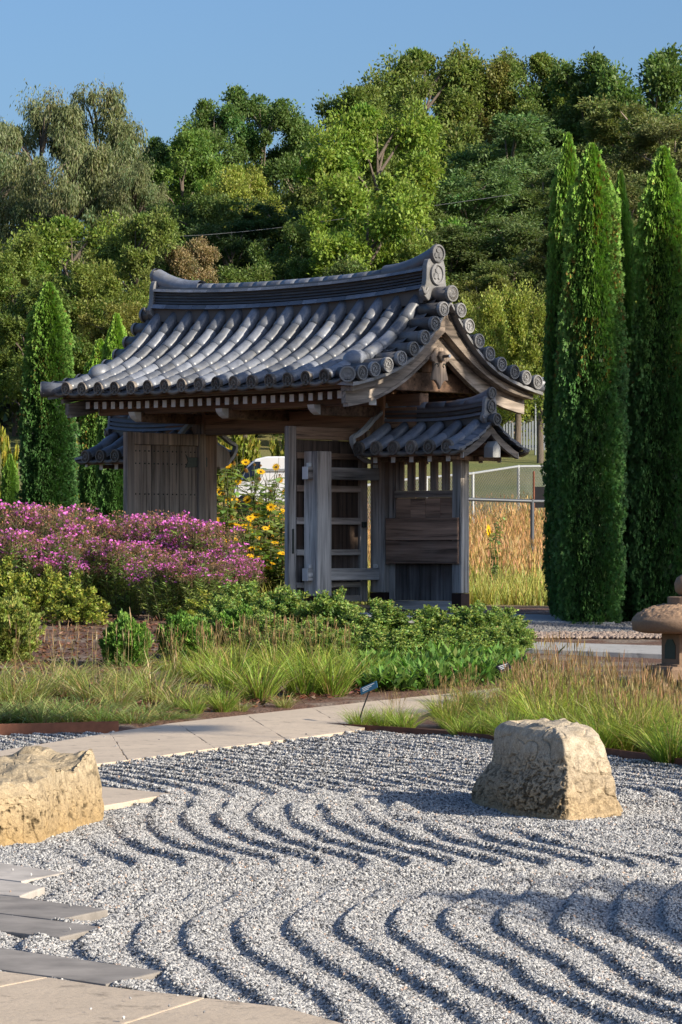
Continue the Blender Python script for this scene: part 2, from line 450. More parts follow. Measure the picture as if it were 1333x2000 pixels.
tag(o, 'limestone terrace slab tapering away along the raked gravel', 'paving slab', 'limestone terrace slabs')
o = slab('limestone_terrace_slab', [(-40, 1520), (200, 1536), (338, 1550), (200, 1574), (-40, 1600)], LIME2, .014)
tag(o, 'buff limestone slab pointing out from behind the pitted boulder', 'paving slab', 'limestone terrace slabs')
# path of limestone flags, one after another towards the gate
ORD0 = ['first', 'second', 'third', 'fourth', 'fifth', 'sixth', 'seventh', 'eighth', 'ninth', 'tenth', 'eleventh', 'twelfth', 'thirteenth', 'fourteenth', 'fifteenth', 'sixteenth', 'seventeenth', 'eighteenth', 'nineteenth', 'twentieth']
ORD = ORD0+['twenty-'+w for w in ORD0[:9]]+['thirtieth']+['thirty-'+w for w in ORD0[:9]]
PATHG = 'limestone flags of the garden path'
for k in range(len(pl)-1):
    e = .0016
    def lerp(a, b, t): return (a[0]+(b[0]-a[0])*t, a[1]+(b[1]-a[1])*t)
    a0, a1 = lerp(pl[k], pl[k+1], e), lerp(pl[k], pl[k+1], 1-e); b0, b1 = lerp(pu[k], pu[k+1], e), lerp(pu[k], pu[k+1], 1-e)
    o = slab('path_flagstone', [a0, a1, b1, b0], LIME2, .02, .09, ground=True, bevel=.004)
    tag(o, ORD[k]+' buff limestone path flagstone counting from the blocky ochre boulder', 'flagstone', PATHG)

def rake_bed(X, Y):
    Z = rake(X, Y); P = np.stack([X.ravel(), Y.ravel()], -1); m = np.zeros(len(P), bool)
    for poly in EXCL:
        c = poly.mean(0); d = poly-c; big = c+d*(1+.004/np.maximum(np.linalg.norm(d, axis=1), .1))[:, None]
        m |= inpoly(P, big)
    return np.where(m.reshape(X.shape), np.minimum(Z, -.02), Z)
xs = np.arange(-5, 5.01, .032); t = np.linspace(0, 1, 400)
Xg = np.repeat(xs[:, None], len(t), 1); Yg = 6.2 + t[None, :]*(gravel_far(xs)[:, None]-6.2)
Zg = rake_bed(Xg, Yg)
nx, ny = Xg.shape; i, j = np.meshgrid(np.arange(nx-1), np.arange(ny-1), indexing='ij'); q = i*ny+j
fq = np.stack([q, q+ny, q+ny+1, q+1], -1).reshape(-1, 4)
g = link('gravel_garden', mesh_np('gravel_garden', np.stack([Xg, Yg, Zg], -1).reshape(-1, 3), fq, mat_gravel_base(), True))
tag(g, 'raked dry garden of grey crushed granite in wavy ridges', 'gravel', kind='structure')

# stones: real geometry, denser near the camera
NS = 480000
v_ = rng.random(NS*2)
Ys = 7.9*np.exp(v_*math.log(21.9/7.9)*1.0)
Xs = (rng.random(NS*2)*2-1)*(Ys*.1026+.65)
keep = (Ys < gravel_far(Xs)-.01)
P2 = np.stack([Xs, Ys], -1)[keep]
# foreground copies thin out evenly per picture area
for poly in EXCL:
    P2 = P2[~inpoly(P2, poly) | (rng.random(len(P2)) < .0004)]
P2 = P2[:NS]
size = (.0034+.0024*rng.random(len(P2))**2) * (1+.028*(P2[:, 1]-8))
zz = rake_bed(P2[:, 0], P2[:, 1]) + size*.25
for poly in EXCL: zz = np.where(inpoly(P2, poly), .023, zz)
pm = bpy.data.meshes.new('gravel_points'); pm.vertices.add(len(P2))
pm.vertices.foreach_set('co', np.column_stack([P2, zz]).astype(np.float32).ravel())
a = pm.attributes.new('rot', 'FLOAT_VECTOR', 'POINT'); a.data.foreach_set('vector', (rng.random((len(P2), 3))*6.28).astype(np.float32).ravel())
a = pm.attributes.new('scl', 'FLOAT_VECTOR', 'POINT')
a.data.foreach_set('vector', (size[:, None]*(np.array([.75, .75, .5])+rng.random((len(P2), 3))*np.array([.9, .6, .5]))).astype(np.float32).ravel())
gs = link('gravel_stones', pm); tag(gs, 'loose grey and white crushed granite stones over the raked bed', 'gravel', kind='stuff')
MGR = mat_gravel()
ng = bpy.data.node_groups.new('gravel_scatter', 'GeometryNodeTree')
ng.interface.new_socket('Geometry', in_out='INPUT', socket_type='NodeSocketGeometry'); ng.interface.new_socket('Geometry', in_out='OUTPUT', socket_type='NodeSocketGeometry')
gi = ng.nodes.new('NodeGroupInput'); go = ng.nodes.new('NodeGroupOutput')
ico = ng.nodes.new('GeometryNodeMeshIcoSphere'); ico.inputs['Radius'].default_value = 1; ico.inputs['Subdivisions'].default_value = 1
sm = ng.nodes.new('GeometryNodeSetMaterial'); sm.inputs['Material'].default_value = MGR
iop = ng.nodes.new('GeometryNodeInstanceOnPoints')
ar = ng.nodes.new('GeometryNodeInputNamedAttribute'); ar.data_type = 'FLOAT_VECTOR'; ar.inputs[0].default_value = 'rot'
as_ = ng.nodes.new('GeometryNodeInputNamedAttribute'); as_.data_type = 'FLOAT_VECTOR'; as_.inputs[0].default_value = 'scl'
ng.links.new(ico.outputs[0], sm.inputs[0]); ng.links.new(sm.outputs[0], iop.inputs['Instance']); ng.links.new(gi.outputs[0], iop.inputs['Points'])
e2r = ng.nodes.new('FunctionNodeEulerToRotation'); ng.links.new(ar.outputs[0], e2r.inputs[0]); ng.links.new(e2r.outputs[0], iop.inputs['Rotation'])
ng.links.new(as_.outputs[0], iop.inputs['Scale']); ng.links.new(iop.outputs[0], go.inputs[0])
md = gs.modifiers.new('scatter', 'NODES'); md.node_group = ng

# steel edging
RUST = simple('rusted_steel', (.16, .062, .035), .8, .35, 18, .2, .3)
def edging(name, pts, h, lab):
    P = np.array(pts, float); n = len(P); d = np.gradient(P, axis=0); d /= np.linalg.norm(d, axis=1)[:, None]
    nrm = np.stack([-d[:, 1], d[:, 0]], -1)*.004
    V = []
    for k in range(n):
        zb = -.06; zt = h
        for s, z in ((-1, zb), (1, zb), (1, zt), (-1, zt)): V.append((*(P[k]+s*nrm[k]), z))
    Fc = [(0, 1, 2, 3), tuple((n-1)*4+i for i in (3, 2, 1, 0))]
    for k in range(n-1):
        for e in range(4): Fc.append((k*4+e, (k+1)*4+e, (k+1)*4+(e+1) % 4, k*4+(e+1) % 4))
    o = link(name, mesh_np(name, V, Fc, RUST)); tag(o, lab, 'edging', 'rusted steel bed edging')
r1 = [tuple(p) for p in EDGE_R[:3]]; edging('steel_edging', r1, .042, 'rusty steel edging strip between the path end and the boulder')
off = np.array([.01, .012]); edging('steel_edging', [tuple(p+off) for p in EDGE_R[2:6]], .046, 'rusty steel edging strip passing behind the boulder in front of tall grass')
el = [gflat(-150, 1440), gflat(-40, 1437.5), gflat(80, 1435), gflat(232, 1431)]
edging('steel_edging', [tuple(p[:2]) for p in el], .075, 'tall rusty steel edging strip below the soft dry grasses')
# ------------------------------------------------------------------ the gate
AL = math.radians(44)
GU = np.array([math.cos(AL), -math.sin(AL)]); GV = np.array([math.sin(AL), math.cos(AL)])
GW = np.array([1.2647, 35.1919]) - 2.52*GU           # centre of the gate on the ground
GZ0 = .52
gate = empty('garden_gate', (GW[0], GW[1], GZ0), -AL)
tag(gate, 'weathered timber Japanese gate with curved grey tiled roof and open doors', 'gate')

# roof profile: height of the round tiles' axis over distance from the ridge line
_pb = np.array([0, .07, .137, .27, .43, .6, .79, 1.0, 1.195, 1.39, 1.56])
_ph = np.array([3.375, 3.285, 3.195, 3.03, 2.88, 2.75, 2.645, 2.572, 2.52, 2.477, 2.446])
_bb = np.linspace(0, 1.56, 400); _hh = np.interp(_bb, _pb, _ph)
_kk = np.exp(-.5*(np.arange(-40, 41)/14.0)**2); _kk /= _kk.sum()
_hp = np.concatenate([_hh[0]+(_hh[0]-_hh[1:41][::-1]), _hh, _hh[-1]+(_hh[-1]-_hh[-41:-1][::-1])])
_hs = np.convolve(_hp, _kk, 'valid')
def rv(b): return np.interp(np.abs(b), _bb, _hs)           # along the verges
_fb = np.array([0, .13, .3, .45, .6, .75, .9, 1.05, 1.2, 1.35, 1.56]); _fh = np.array([3.42, 3.275, 3.085, 2.95, 2.838, 2.747, 2.67, 2.602, 2.545, 2.49, 2.424])
_hh = np.interp(_bb, _fb, _fh)
_hp = np.concatenate([_hh[0]+(_hh[0]-_hh[1:41][::-1]), _hh, _hh[-1]+(_hh[-1]-_hh[-41:-1][::-1])]); _fs = np.convolve(_hp, _kk, 'valid')
def rh(b): return np.interp(np.abs(b), _bb, _fs)           # in the field of the roof
def sori(x): return .03*np.clip((np.abs(x)-.9)/1.3, 0, 1)**2     # the eaves lift towards the gables
def slope_pt(s_b, off):     # point at |b| moved off along the surface normal, (b,h)
    e = .01; d = np.array([2*e, float(rh(s_b+e)-rh(max(s_b-e, 0)))*(2*e)/(s_b+e-max(s_b-e, 0))]); d /= np.linalg.norm(d)
    return np.array([s_b - d[1]*off*-1*-1, float(rh(s_b)) + d[0]*off]) if False else np.array([s_b + (-d[1])*off, float(rh(s_b)) + d[0]*off])

EAVE = 1.50
def barrel(b0, b1, r0, r1, sgn=-1, nseg=5, na=9, lip=.008):
    """half-round tile lying on the slope from b0 (upper) to b1 (lower), x centred on 0; sgn -1 front slope"""
    V = []; Fc = []
    bs = list(np.linspace(b0, b1, nseg)); rr = list(np.linspace(r0, r1, nseg))
    for b, r in zip(bs, rr):
        for k in range(na):
            a = math.radians(-20 + 220*k/(na-1)); p = slope_pt(b, r*math.sin(a))
            V.append((r*math.cos(a), sgn*p[0], p[1]))
    for b, r in ((bs[-1], rr[-1]-.016),):          # rim thickness at the lower end
        for k in range(na):
            a = math.radians(-20 + 220*k/(na-1)); p = slope_pt(b, r*math.sin(a))
            V.append((r*math.cos(a), sgn*p[0], p[1]))
    for i in range(nseg):
        for k in range(na-1):
            f = (i*na+k, i*na+k+1, (i+1)*na+k+1, (i+1)*na+k); Fc.append(f if sgn > 0 else f[::-1])
    return V, Fc

def comma(r_in, r_out, a0, n=6, w=.5):
    """one swirl of a three-comma crest as a flat polygon"""
    out = []; inn = []
    for k in range(n):
        t = k/(n-1); a = a0 + t*2.3; r = r_in + (r_out-r_in)*t**.8; th = (r_out-r_in)*w*(1-t)**.7+.0015
        out.append((r+th)*np.array([math.cos(a), math.sin(a)])); inn.append((r-th)*np.array([math.cos(a), math.sin(a)]))
    return out + inn[::-1]

def end_disc(r, crest='swirl', n=20, depth=.03):
    """round end tile facing -y at the origin: raised rim, sunk field, relief"""
    V = []; Fc = []
    def ring(rad, y):
        s = len(V)
        for k in range(n):
            a = 2*math.pi*k/n; V.append((rad*math.cos(a), y, rad*math.sin(a)))
        return s
    a0 = ring(r, depth); a1 = ring(r, -.004); a2 = ring(r*.97, -.010); a3 = ring(r*.80, -.010); a4 = ring(r*.76, .004)
    for A, B in ((a0, a1), (a1, a2), (a2, a3), (a3, a4)):
        for k in range(n): Fc.append((A+k, A+(k+1) % n, B+(k+1) % n, B+k))
    Fc.append(tuple(a4+k for k in range(n)))
    polys = []
    if crest == 'swirl':
        for q in range(3): polys.append(comma(r*.2, r*.48, q*2.094+.4))
        for q in range(14):
            a = q/14*2*math.pi; c = r*.63*np.array([math.cos(a), math.sin(a)]); d = r*.055
            polys.append([c+d*np.array([math.cos(b), math.sin(b)]) for b in (0, 1.57, 3.14, 4.71)])
    else:      # three hollyhock-like leaves
        for q in range(3):
            a = math.pi/2 + q*2.094; e = np.array([math.cos(a), math.sin(a)]); f = np.array([-e[1], e[0]])
            polys.append([e*r*.06, e*r*.22+f*r*.28, e*r*.45+f*r*.30, e*r*.70, e*r*.45-f*r*.30, e*r*.22-f*r*.28])
    for pl in polys:
        s = len(V); m = len(pl)
        for p in pl: V.append((p[0], .006, p[1]))
        for p in pl: V.append((p[0]*.98, -.007, p[1]*.98))
        Fc.append(tuple(s+m+k for k in range(m)))
        for k in range(m): Fc.append((s+k, s+(k+1) % m, s+m+(k+1) % m, s+m+k))
    return V, Fc

def recalc(me):
    bm = bmesh.new(); bm.from_mesh(me); bmesh.ops.recalc_face_normals(bm, faces=bm.faces); bm.to_mesh(me); bm.free(); return me

CAP_F = recalc(mesh_np('eave_end_tile', *end_disc(.077), TILE_CAP))
CAP_G = recalc(mesh_np('verge_end_tile', *end_disc(.080), TILE_ONI))
CAP_L = recalc(mesh_np('crest_disc', *end_disc(.085, 'leaf'), TILE_ONI))

def pan_sheet(xr, b_lo, b_hi, sgn, sor, drop=.045, step=.013, course=.125):
    """the concave flat tiles between the round rows: stepped courses"""
    V = []; Fc = []
    nb = max(2, int(round((b_hi-b_lo)/course)))
    edges = np.linspace(b_lo, b_hi, nb+1)
    for x0, x1 in zip(xr[:-1], xr[1:]):
        xs_ = np.linspace(x0, x1, 5); sag = .020*(1-((xs_-(x0+x1)/2)/((x1-x0)/2))**2)
        for k in range(nb):
            s = len(V)
            for b, lift in ((edges[k], 0), (edges[k+1], step), (edges[k+1], -.012)):
                p = slope_pt(b, -drop+lift)
                for x, sg in zip(xs_, sag): V.append((x, sgn*p[0], p[1]-sg+float(sor(x))))
            for r in range(2):
                for c in range(4):
                    f = (s+r*5+c, s+r*5+c+1, s+(r+1)*5+c+1, s+(r+1)*5+c); Fc.append(f if sgn > 0 else f[::-1])
    return V, Fc

# ---- main roof
NR = 16; ROWS = -2.06+.2696*np.arange(NR)
mb = MB(); xr = np.concatenate([[ROWS[0]-.24], ROWS, [ROWS[-1]+.24]])
mb.add(*pan_sheet(xr, .08, EAVE-.015, -1, sori)); mb.add(*pan_sheet(xr, .08, EAVE-.015, 1, sori))
roof = link('roof', mb.mesh('roof', TILE_D), gate)
roof['label'] = 'curved grey tiled main roof'
# roof board below the tiles (closes the underside)
mb = MB()
for sgn in (-1, 1):
    bs = np.linspace(.0, EAVE-.06, 14); V = []; Fc = []
    for b in bs:
        for xx in np.linspace(-2.2, 2.2, 9):
            V.append((xx, sgn*b, min(float(rh(b)), float(rv(b))+.03)-.105+float(sori(xx))*b/1.5))
    for i in range(13):
        for k in range(8): f = (i*9+k, i*9+k+1, (i+1)*9+k+1, (i+1)*9+k); Fc.append(f)
    mb.add(V, Fc); V2 = [(x, y, z-.03) for x, y, z in V]; mb.add(V2, Fc)
link('roof_boarding', mb.mesh('roof_boarding', WDARK), gate)

seg_b = np.linspace(.095, EAVE, 8)
fmesh = [mesh_np('round_tile', *barrel(seg_b[k]-.02, seg_b[k+1], .070, .0765), TILE, True) for k in range(7)]
bmesh_rows = mesh_np('rear_round_tile_row', *barrel(.13, EAVE, .072, .0765, 1, 12), TILE, True)
def srow(x, b): return float(sori(x))*(b/1.5)
for r, x in enumerate(ROWS):
    for k in range(7):
        o = link('round_tile', fmesh[k], roof); o.location = (x+rng.normal()*.0015, 0, srow(x, (seg_b[k]+seg_b[k+1])/2)+rng.normal()*.001)
        o.rotation_euler = (0, 0, rng.normal()*.004)
    o = link('round_tile_row', bmesh_rows, roof); o.location = (x, 0, srow(x, .8))
    o = link('eave_end_tile', CAP_F, roof); o.location = (x, -EAVE-.012, float(rh(EAVE))+srow(x, 1.5)-.004); o.rotation_euler = (.10, rng.random()*.5, 0)
    o = link('eave_end_tile', CAP_F, roof); o.location = (x, EAVE+.012, float(rh(EAVE))+srow(x, 1.5)-.004); o.rotation_euler = (-.10, 0, math.pi)
# curved lips of the eave pan tiles
def lip_mesh(w):
    V = []; Fc = []; n = 9
    for k in range(n):
        t = -1+2*k/(n-1); x = t*w/2; sg = -.028*(1-t*t)
        for y, z in ((-.02, sg), (-.02, sg-.034-.012*(1-t*t)), (.05, sg-.030), (.05, sg)): V.append((x, y, z))
    for k in range(n-1):
        for e in range(4): Fc.append((k*4+e, k*4+(e+1) % 4, (k+1)*4+(e+1) % 4, (k+1)*4+e))
    Fc.append((0, 3, 2, 1)); s = (n-1)*4; Fc.append((s, s+1, s+2, s+3))
    return V, Fc
LIP = recalc(mesh_np('eave_lip_tile', *lip_mesh(.235), TILE_CAP, True))
for x0, x1 in zip(xr[:-1], xr[1:]):
    xm = (x0+x1)/2
    for s in (-1, 1):
        o = link('eave_lip_tile', LIP, roof); o.location = (xm, s*(EAVE-.005), float(rh(EAVE))-.03+srow(xm, 1.5)); o.rotation_euler = (0, 0, 0 if s < 0 else math.pi)

# verge tiles along both gables
def cyl_x(x0, x1, r, n=14, flare=0.0):
    V = []; Fc = []
    prof = [(x0, r*.96), (x0+(x1-x0)*.5, r*.98), (x1, r+flare)]
    for x, rr in prof:
        for k in range(n):
            a = 2*math.pi*k/n; V.append((x, rr*math.cos(a), rr*math.sin(a)))
    for i in range(2):
        for k in range(n): Fc.append((i*n+k, i*n+(k+1) % n, (i+1)*n+(k+1) % n, (i+1)*n+k))
    Fc.append(tuple(range(n))[::-1]); Fc.append(tuple(2*n+k for k in range(n)))
    return V, Fc
VT = mesh_np('verge_tile', *cyl_x(0, .30, .073), TILE_D, True)
VB = [.137, .27, .43, .60, .79, 1.0, 1.195, 1.385]
for s in (-1, 1):
    for b in [0] + VB + [-q for q in VB]:
        z = float(rv(b))+.008
        if b == 0: z = 3.376
        o = link('verge_tile', VT, roof); o.location = (s*2.09, b, z); o.rotation_euler = (0, 0, 0 if s > 0 else math.pi)
        if b == 0: o.scale = (1.05, 1.12, 1.12)
        o = link('verge_end_tile', CAP_G, roof); o.location = (s*2.402, b, z); o.rotation_euler = (0, rng.random()*.6, s*math.pi/2)
        if b == 0: o.scale = (1.12, 1, 1.12)
    # thin lip tiles below the verge tiles
    for sg in (-1, 1):
        bsv = [0.0]+VB+[1.5]
        for b0, b1 in zip(bsv[:-1], bsv[1:]):
            h0, h1 = float(rv(b0))-.075, float(rv(b1))-.075; dz = 0.0
            xa, xb = s*2.14, s*2.385
            V = [(xa, sg*b0, h0+.02+dz*b0/1.5), (xb, sg*b0, h0+dz*b0/1.5), (xb, sg*b1, h1+dz*b1/1.5), (xa, sg*b1, h1+.02+dz*b1/1.5)]
            V += [(x, y, z-.035) for x, y, z in V]
            link('verge_lip_tile', recalc(mesh_np('verge_lip_tile', V, [(0,1,2,3),(7,6,5,4),(0,4,5,1),(1,5,6,2),(2,6,7,3),(3,7,4,0)], TILE_ONI)), roof)
# diagonal corner tiles and the round ornaments above them
CT = mesh_np('corner_tile', *cyl_x(0, .36, .074, flare=.016), TILE, True)
CAPC = recalc(mesh_np('corner_end_tile', *end_disc(.084), TILE_ONI))
def ball_mesh():
    prof = [(.02, -.05), (.085, -.045), (.115, -.01), (.118, .03), (.10, .075), (.065, .105), (.02, .118)]
    V, Fc = lathe(prof, 18); V = np.array(V)
    V[:, 1] *= 1.25
    return V, Fc
BALL = mesh_np('peach_ornament', *ball_mesh(), TILE, True)
for sx in (-1, 1):
    for sy in (-1, 1):
        ang = math.atan2(sy, sx)
        z = 2.425
        o = link('corner_tile', CT, roof); o.location = (sx*2.13, sy*1.33, z+.035); o.rotation_euler = (0, -.02, ang)
        o = link('corner_end_tile', CAPC, roof); o.location = (sx*2.13+.365*math.cos(ang), sy*1.33+.365*math.sin(ang), z+.038); o.rotation_euler = (0, 0, ang+math.pi/2)
        o = link('peach_ornament', BALL, roof); o.location = (sx*1.99, sy*1.06, float(rh(1.06))+.035); o.rotation_euler = (sy*-.25, 0, 0)

# ---- ridge
def rs(x): return .085*(np.abs(x)/2.15)**2.2
RX = np.linspace(-2.10, 2.10, 20)
def strip(x0, x1, sec, n=5, endpush=0.0):
    """closed section [(y,z)] swept from x0 to x1 along the sagging ridge"""
    V = []; Fc = []; m = len(sec)
    for x in np.linspace(x0, x1, n):
        for y, z in sec: V.append((x, y, z+float(rs(x))))
    for i in range(n-1):
        for k in range(m): Fc.append((i*m+k, i*m+(k+1) % m, (i+1)*m+(k+1) % m, (i+1)*m+k))
    Fc.append(tuple(range(m))); Fc.append(tuple((n-1)*m+k for k in range(m))[::-1])
    return V, Fc
zb = 3.305
def half(w, z0, z1, lean): return [(-w-lean, z0), (-w, z1), (w, z1), (w+lean, z0)]
link('ridge_core', recalc(mesh_np('ridge_core', *strip(-2.10, 2.10, half(.085, zb-.08, zb+.30, .01), 24), TILE_D)), roof)
link('ridge_mortar_bed', recalc(mesh_np('ridge_mortar_bed', *strip(-2.10, 2.10, half(.125, zb-.10, zb+.052, .012), 24), simple('brown_ridge_mortar', (.13, .11, .095), .8))), roof)
def course(name, z0, z1, w, mat, gap=.0015, lean=.02):
    for x0, x1 in zip(RX[:-1], RX[1:]):
        link(name, recalc(mesh_np(name, *strip(x0+gap, x1-gap, half(w, z0, z1, lean), 3), mat)), roof)
course('ridge_base_tile', zb+.052, zb+.098, .15, TILE, .002, .03)
for k in range(4):
    z0 = zb+.110+k*.033
    link('ridge_course', recalc(mesh_np('ridge_course', *strip(-2.10, 2.10, half(.128-.006*k, z0, z0+.020, .014), 24), TILE_D)), roof)
course('ridge_top_tile', zb+.244, zb+.276, .135, TILE, .002, .022)
def capsec(r, z, n=9): return [(r*math.cos(math.pi*k/(n-1)), z+r*math.sin(math.pi*k/(n-1))) for k in range(n)]
for x0, x1 in zip(RX[:-1], RX[1:]):
    link('ridge_cap_tile', recalc(mesh_np('ridge_cap_tile', *strip(x0, x1-.003, capsec(.082+rng.normal()*.001, zb+.272), 4), TILE, True)), roof)
# ridge ends: ornament plate, crest, projecting round tile
def oni(parent, s, x, z, k=1.0):
    """ornament at a ridge end; s = +-1 outward direction along x"""
    out = [(-.16, 0), (-.17, .04), (-.135, .09), (-.125, .15), (-.12, .26), (-.10, .315), (-.06, .335), (.06, .335), (.10, .315), (.12, .26), (.125, .15), (.135, .09), (.17, .04), (.16, 0), (.10, -.05), (.05, -.02), (-.05, -.02), (-.10, -.05)]
    out = [(y*k, z+h*k) for y, h in out]
    lo, hi = sorted((x, x+s*.06*k))
    pl = prism('ridge_end_ornament', out, lo, hi, 'x', TILE_ONI, parent, .006)
    d = link('crest_disc', CAP_L, parent); d.location = (x+s*.075*k, 0, z+.19*k); d.rotation_euler = (0, 0, s*math.pi/2); d.scale = (k*1.0, k, k*1.15)
    for sy in (-1, 1):      # wave curls at the foot
        mbc = MB()
        for q in range(3):
            pth = [(x+s*.065*k, sy*(.13+.035*math.cos(t)*(1-.2*q)+.02)*k, z+(.075-.028*q*.6+.05*(1-.22*q)*math.sin(t))*k) for t in np.linspace(-2.9, -.1, 7)]
            V_, F_ = tube(pth, .011*k, 6); mbc.add(V_, F_)
        link('wave_curl', mbc.mesh('wave_curl', TILE_ONI, True), parent)
    t = np.linspace(0, 1, 7)      # upswept round tile
    pth = [(x-s*.55*k+s*.62*k*q, 0, z+(.235+.135*q**2.2)*k) for q in t]
    V_, F_ = tube(pth, np.linspace(.07, .080, 7)*k, 14); link('ridge_tip_tile', mesh_np('ridge_tip_tile', V_, F_, TILE, True), parent)
    d = link('crest_disc', CAP_L, parent); d.location = (x+s*.085*k, 0, z+.372*k); d.rotation_euler = (0, -.0, s*math.pi/2); d.scale = (k*.98, k, k*.98)
for s in (-1, 1):
    oni(roof, s, s*2.10, 3.365, 1.2)

# ---- gable timber: bargeboards, upper fascia, pendant
_lb = [0, .19, .33, .51, .77, 1.01, 1.39]; _lh = [2.79, 2.65, 2.55, 2.43, 2.30, 2.21, 2.138]
def lowb(b): return float(np.interp(b, _lb, _lh))
def curve_board(x0, x1, fl, fu, b0, b1, sg, n=22):
    V = []; Fc = []
    for b in np.linspace(b0, b1, n):
        l, u_ = fl(b), fu(b)
        for x, z in ((x0, l), (x1, l), (x1, u_), (x0, u_)): V.append((x, sg*b, z))
    for i in range(n-1):
        for k in range(4): Fc.append((i*4+k, i*4+(k+1) % 4, (i+1)*4+(k+1) % 4, (i+1)*4+k))
    Fc.append((0, 1, 2, 3)); s = (n-1)*4; Fc.append((s+3, s+2, s+1, s))
    return V, Fc
_sm = np.linspace(0, 1.42, 120); _sv = np.array([lowb(b) for b in _sm]); _sp = np.pad(_sv, 14, mode='reflect', reflect_type='odd')
_k2 = np.exp(-.5*(np.arange(-14, 15)/6.)**2); _k2 /= _k2.sum(); _sv = np.convolve(_sp, _k2, 'valid')
def lowbs(b): return float(np.interp(b, _sm, _sv))
for s in (-1, 1):
    xa = s*2.16
    for sg in (-1, 1):
        wid = lambda b: .180-.02*(b/1.4)
        bo = link('bargeboard', recalc(mesh_np('bargeboard', *curve_board(xa-.03, xa+.03, lambda b: lowbs(b)+.035, lambda b: lowbs(b)+wid(b), 0.0, 1.41, sg), WBARGE)), gate)
        link('bargeboard_moulding', recalc(mesh_np('bargeboard_moulding', *curve_board(xa-.024, xa+.045, lambda b: lowbs(b), lambda b: lowbs(b)+.034, 0.0, 1.39, sg), WBARGE)), bo)
        link('verge_board', recalc(mesh_np('verge_board', *curve_board(xa-.05+s*.03, xa+.09*s+.05, lambda b: lowbs(b)+wid(b)+.004, lambda b: max(lowbs(b)+wid(b)+.03, float(rv(b))-.115), 0.0, 1.43, sg), WBARGE)), gate)
    # pendant below the apex
    out = [(-.05, .36), (-.16, .24), (-.145, .19), (-.10, .175), (-.095, .13), (-.125, .02), (-.14, -.045), (-.075, -.05), (-.03, -.10), (0, -.16), (.03, -.10), (.075, -.05), (.14, -.045), (.125, .02), (.095, .13), (.10, .175), (.145, .19), (.16, .24), (.05, .36)]
    z0 = 2.50; lo, hi = sorted((xa+s*.032, xa+s*.072))
    gp = prism('gable_pendant', [(y*.92, z0+h*.86) for y, h in out], lo, hi, 'x', WGREYZ, gate, .008)
    hexo = [(.062*math.cos(math.pi/3*k), z0+.215+.062*math.sin(math.pi/3*k)) for k in range(6)]
    lo, hi = sorted((xa+s*.073, xa+s*.115)); prism('hexagonal_boss', hexo, lo, hi, 'x', WGREYZ, gp, .006)
    V_, F_ = tube([(xa+s*.11, 0, z0+.215), (xa+s*.20, 0, z0+.215)], .017, 10); link('peg', mesh_np('peg', V_, F_, WGREYX, True), gp)
    V_, F_ = lathe([(.019, 0), (.019, .012)], 10); pm_ = link('peg_tip', mesh_np('peg_tip', V_, F_, WHITE), gp); pm_.location = (xa+s*.20, 0, z0+.215); pm_.rotation_euler = (0, s*math.pi/2, 0)
    for sy in (-1, 1):
        pth = [(xa+s*.074, sy*(.055+.028*math.cos(t)*(1-t/9)), z0+.115+.028*math.sin(t)*(1-t/9)) for t in np.linspace(0, 4.6, 10)]
        V_, F_ = tube(pth, .006, 5); link('scroll', mesh_np('scroll', V_, F_, IRON, True), gp)

# ---- rafters, fascia, purlins, beams
xr_ = np.arange(-2.02, 2.03, .1408)
def rafter_mesh():
    bs = np.linspace(.05, 1.22, 8); V = []; Fc = []
    for b in bs:
        z = min(float(rh(b)), float(rv(b))+.03)-.145-.09*(b/1.22)**2
        for x, dz in ((-.031, -.078), (.031, -.078), (.031, 0), (-.031, 0)): V.append((x, -b, z+dz))
    for i in range(7):
        for k in range(4): Fc.append((i*4+k, i*4+(k+1) % 4, (i+1)*4+(k+1) % 4, (i+1)*4+k))
    Fc.append((0, 1, 2, 3)); Fc.append((31, 30, 29, 28))
    return V, Fc
RAF = recalc(mesh_np('rafter', *rafter_mesh(), WDARK))
zr = min(float(rh(1.22)), float(rv(1.22))+.03)-.145-.09
RAE = box_mesh('rafter_end', -.032, .032, -1.226, -1.2205, zr-.079, zr+.001, WHITE, .001)
for x in xr_:
    for s in (0, math.pi):
        o = link('rafter', RAF, gate); o.rotation_euler = (0, 0, s); o.location = (x, 0, srow(x, 1.3))
        e = link('rafter_end', RAE, o)
for s in (-1, 1):
    V = []; Fc = []
    n = 25
    for x in np.linspace(-2.19, 2.19, n):
        z = srow(x, 1.4)
        for y, h in ((-1.37, 2.248), (-1.25, 2.244), (-1.25, 2.30), (-1.40, 2.322)): V.append((x, y*-s*-1 if s < 0 else -y, h+z))
    for i in range(n-1):
        for k in range(4): Fc.append((i*4+k, i*4+(k+1) % 4, (i+1)*4+(k+1) % 4, (i+1)*4+k))
    Fc.append((0, 1, 2, 3)); Fc.append(tuple((n-1)*4+k for k in (3, 2, 1, 0)))
    link('eave_fascia', recalc(mesh_np('eave_fascia', V, Fc, WXL)), gate)
    V2 = [(x, y*1.02+(.0), z+.078 if k % 4 < 2 else z+.085) for k, (x, y, z) in enumerate(V)]
    V2 = []
    for x in np.linspace(-2.22, 2.22, n):
        z = srow(x, 1.4)
        for y, h in ((-1.41, 2.327), (-1.28, 2.320), (-1.28, 2.365), (-1.44, 2.375)): V2.append((x, y if s < 0 else -y, h+z))
    link('tile_batten', recalc(mesh_np('tile_batten', V2, Fc, WXL)), gate)
    # purlin with white ends
    y = s*.92
    pu_ = box('purlin', -2.105, 2.105, y-.055, y+.055, 2.175, 2.325, WDARK, gate)
    for sx in (-1, 1): box('purlin_end', *sorted((sx*2.107, sx*2.113)), y-.056, y+.056, 2.174, 2.326, WHITE, pu_, .001)
rb = box('ridge_beam', -2.24, 2.24, -.07, .07, 2.92, 3.06, WDARK, gate)
